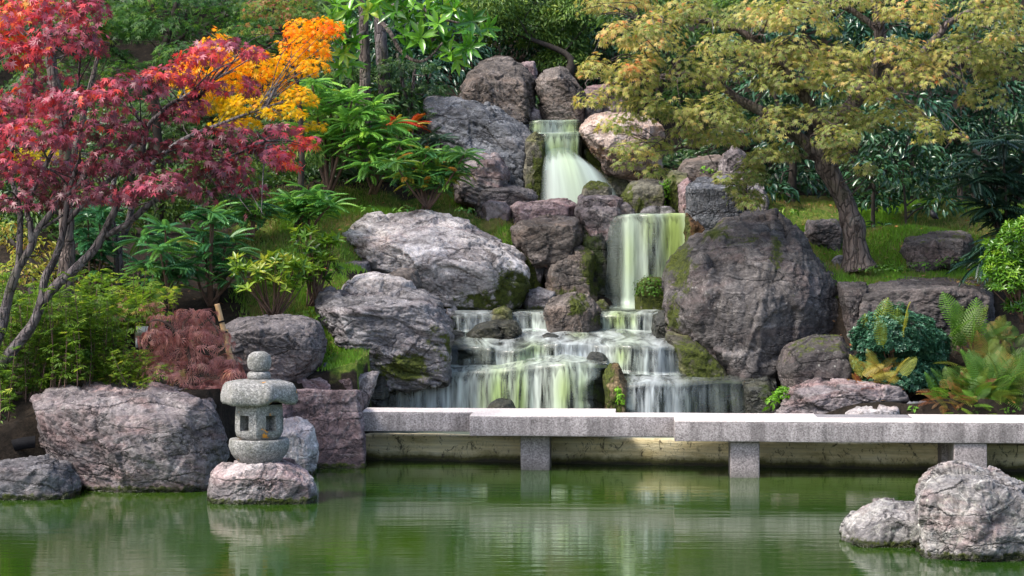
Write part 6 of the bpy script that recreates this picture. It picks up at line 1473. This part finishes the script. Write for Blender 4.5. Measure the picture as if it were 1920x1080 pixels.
# ------------------------------------------------------------------ small man-made things
def cane(label, x0, y0, x1, y1, Y, r):
    mb = MB(); a, b = at(x0, y0, Y), at(x1, y1, Y + .05)
    n = 40; t = np.linspace(0, 1, n)
    P = a + (b - a) * t[:, None]
    R = r * (1 + .14 * np.exp(-(((t * 4.2) % 1 - .5) / .035) ** 2))
    d = nrm(b - a); A = nrm(np.cross(d, np.array([0, 1, 0]))); B = np.cross(d, A)
    th = np.arange(14) * 2 * math.pi / 14
    V = (P[:, None] + R[:, None, None] * (np.cos(th)[None, :, None] * A + np.sin(th)[None, :, None] * B)).reshape(-1, 3)
    i = np.arange(n - 1)[:, None] * 14; j = np.arange(14)[None]
    Q = np.stack([i + j, i + (j + 1) % 14, i + 14 + (j + 1) % 14, i + 14 + j], -1).reshape(-1, 4)
    Fs = np.concatenate([Q[:, [0, 1, 2]], Q[:, [0, 2, 3]]])
    c = len(V); V = np.vstack([V, a, b]); jj = np.arange(14)
    Fs = np.vstack([Fs, np.stack([np.full(14, c), (jj + 1) % 14, jj], 1), np.stack([np.full(14, c + 1), (n - 1) * 14 + jj, (n - 1) * 14 + (jj + 1) % 14], 1)])
    o = thing('bamboo_stake', label, 'bamboo stake', a, 'bamboo stakes by the lace leaved maple')
    mb.add(V, Fs); mb.put('cane', M['bamboo'], o, smooth=True)
    for f in (.55, .72):
        q = a + (b - a) * f; m2 = MB(); tube(m2, [q - d * .01, q + d * .012], r * 1.25, r * 1.25, 12, 2); m2.put('tie', M['black'], o)
cane('thick tan bamboo stake leaning behind the lace leaved maple, cut flat at the top', 437, 690, 407, 570, 25.75, .032)
cane('thinner bamboo stake just right of the thick one', 431, 692, 425, 618, 25.9, .018)
t = thing('plant_label', 'blank white plant label on a thin stake under the sparse lace leaved maple', 'plant label', at(270, 650, 25.9))
mb = MB(); tube(mb, [at(256, 652, 25.9), at(256, 630, 25.9)], .012, .012, 6, 2); mb.put('stake', M['white'], t)
q = at(269, 622, 25.88); mb = MB()
V = np.array([(sx * .095, sy * .008 + .0, sz * .045 + sy * .02) for sx in (-1, 1) for sy in (-1, 1) for sz in (-1, 1)]) + q
mb.add(V, np.array([(0, 1, 3, 2), (4, 6, 7, 5), (0, 4, 5, 1), (2, 3, 7, 6), (0, 2, 6, 4), (1, 5, 7, 3)])); mb.put('plate', M['white'], t, smooth=False)
t = thing('garden_post', 'short pale post with a black pipe beside the left maple stems', 'post', at(36, 660, 25.6))
mb = MB(); tube(mb, [at(36, 670, 25.6), at(36, 612, 25.6)], .032, .032, 12, 2); mb.put('post', M['bamboo2'], t) if 'bamboo2' in M else mb.put('post', M['bark_grey'], t)
mb = MB(); tube(mb, pxpath([(-30, 634), (10, 628), (40, 626), (70, 616)], 25.55), .012, .012, 8, 6); mb.put('pipe', M['black'], t)
mb = MB(); P = pxpath([(-60, 850), (-10, 842), (30, 828), (66, 822)], 23.9)
V = []; 
for q in spline(P, 8):
    V += [q + np.array([0, 0, -.1]), q + np.array([0, 0, .03]), q + np.array([0, .012, .03]), q + np.array([0, .012, -.1])]
V = np.array(V); nn2 = len(V) // 4
Fs = [(k * 4 + a, k * 4 + (a + 1) % 4, k * 4 + 4 + (a + 1) % 4, k * 4 + 4 + a) for k in range(nn2 - 1) for a in range(4)]
mb.add(V, np.array(Fs)); o = mb.put('garden_edging', M['black'], smooth=False); tag(o, 'black plastic edging strip along the soil at the left', 'edging')

# blackbird on the grass
bx, bz = at(1750, 414, 30.9), 0
mb = MB()
M['feather_black'] = plain_mat('black_feathers', (.006, .006, .008), (.02, .02, .024), 30, .5, .3)
b0 = at(1750, 413, 30.9); sc_ = 1.0
def blob(mb, pts, rad, seg=14):
    """one skin of revolution through joint points"""
    P = spline(pts, 6); R = np.interp(np.linspace(0, 1, len(P)), np.linspace(0, 1, len(rad)), rad)
    T = nrm(np.gradient(P, axis=0)); A = nrm(np.cross(T, np.array([1.0, 0, 0]))); B = np.cross(T, A)
    th = np.arange(seg) * 2 * math.pi / seg
    V = (P[:, None] + R[:, None, None] * (np.cos(th)[None, :, None] * A[:, None] + np.sin(th)[None, :, None] * B[:, None])).reshape(-1, 3)
    n = len(P); i = np.arange(n - 1)[:, None] * seg; j = np.arange(seg)[None]
    Q = np.stack([i + j, i + (j + 1) % seg, i + seg + (j + 1) % seg, i + seg + j], -1).reshape(-1, 4)
    mb.add(V, Q)
bird = thing('blackbird', 'small blackbird standing on the grass above the dark angular rock', 'bird', b0)
v3 = lambda x, y, z: b0 + np.array([x, y, z])
blob(mb, [v3(.075, -.035, -.0 + .02), v3(.045, -.02, .035), v3(.01, 0, .065), v3(-.012, .01, .10), v3(-.02, .015, .125), v3(-.022, .016, .148)], [.006, .016, .042, .046, .030, .026, .004])
mb.put('body', M['feather_black'], bird)
mb = MB(); blob(mb, [v3(-.03, .01, .132), v3(-.05, .0, .130)], [.006, .001], 6); mb.put('beak', M['bamboo'], bird)
for s in (-1, 1):
    mb = MB(); tube(mb, [v3(s * .015, 0, .05), v3(s * .016, .005, .02), v3(s * .016, -.002, -.015)], .003, .002, 5, 3); mb.put('leg', M['twig'], bird)
# ------------------------------------------------------------------ light, sky, camera
w = bpy.data.worlds.new('World'); scene.world = w; w.use_nodes = True
nt = w.node_tree; nt.nodes.clear()
EL, AZ = math.radians(52), math.radians(-62)      # sun up behind the left shoulder
sky = nt.nodes.new('ShaderNodeTexSky'); sky.sky_type = 'NISHITA'; sky.sun_disc = False
sky.sun_elevation = EL; sky.sun_rotation = math.pi + AZ * -1; sky.air_density = 1.0; sky.dust_density = 3.0; sky.ozone_density = .6
bg = nt.nodes.new('ShaderNodeBackground'); bg.inputs[1].default_value = .15
ou = nt.nodes.new('ShaderNodeOutputWorld')
nt.links.new(sky.outputs[0], bg.inputs[0]); nt.links.new(bg.outputs[0], ou.inputs[0])
L = bpy.data.lights.new('sun', 'SUN'); L.energy = 2.0; L.angle = math.radians(11); L.color = (1.0, .95, .88)
lo = bpy.data.objects.new('sun', L); col.objects.link(lo)
# direction towards the sun: behind the camera, to the left
sd = Vector((math.sin(AZ) * math.cos(EL), -math.cos(AZ) * math.cos(EL), math.sin(EL)))
lo.rotation_euler = sd.to_track_quat('Z', 'Y').to_euler(); lo.location = (-10, -10, 20)
cam = bpy.data.cameras.new('camera'); co = bpy.data.objects.new('camera', cam); col.objects.link(co)
cam.sensor_width = 36; cam.lens = 36 * F / 1920; cam.shift_y = -(540 - HY) / 1920
cam.clip_end = 600; cam.clip_start = .1
co.location = (0, 0, HC); co.rotation_euler = (math.radians(90), 0, 0)
scene.camera = co
scene.view_settings.view_transform = 'Standard'; scene.view_settings.look = 'None'
scene.view_settings.exposure = 1.15; scene.view_settings.gamma = 1.0
scene.cycles.use_denoising = True
scene.cycles.max_bounces = 7; scene.cycles.diffuse_bounces = 3; scene.cycles.glossy_bounces = 3
scene.cycles.transparent_max_bounces = 10; scene.cycles.transmission_bounces = 3
scene.cycles.caustics_reflective = True; scene.cycles.caustics_refractive = False

scene.cycles.sample_clamp_indirect = 4
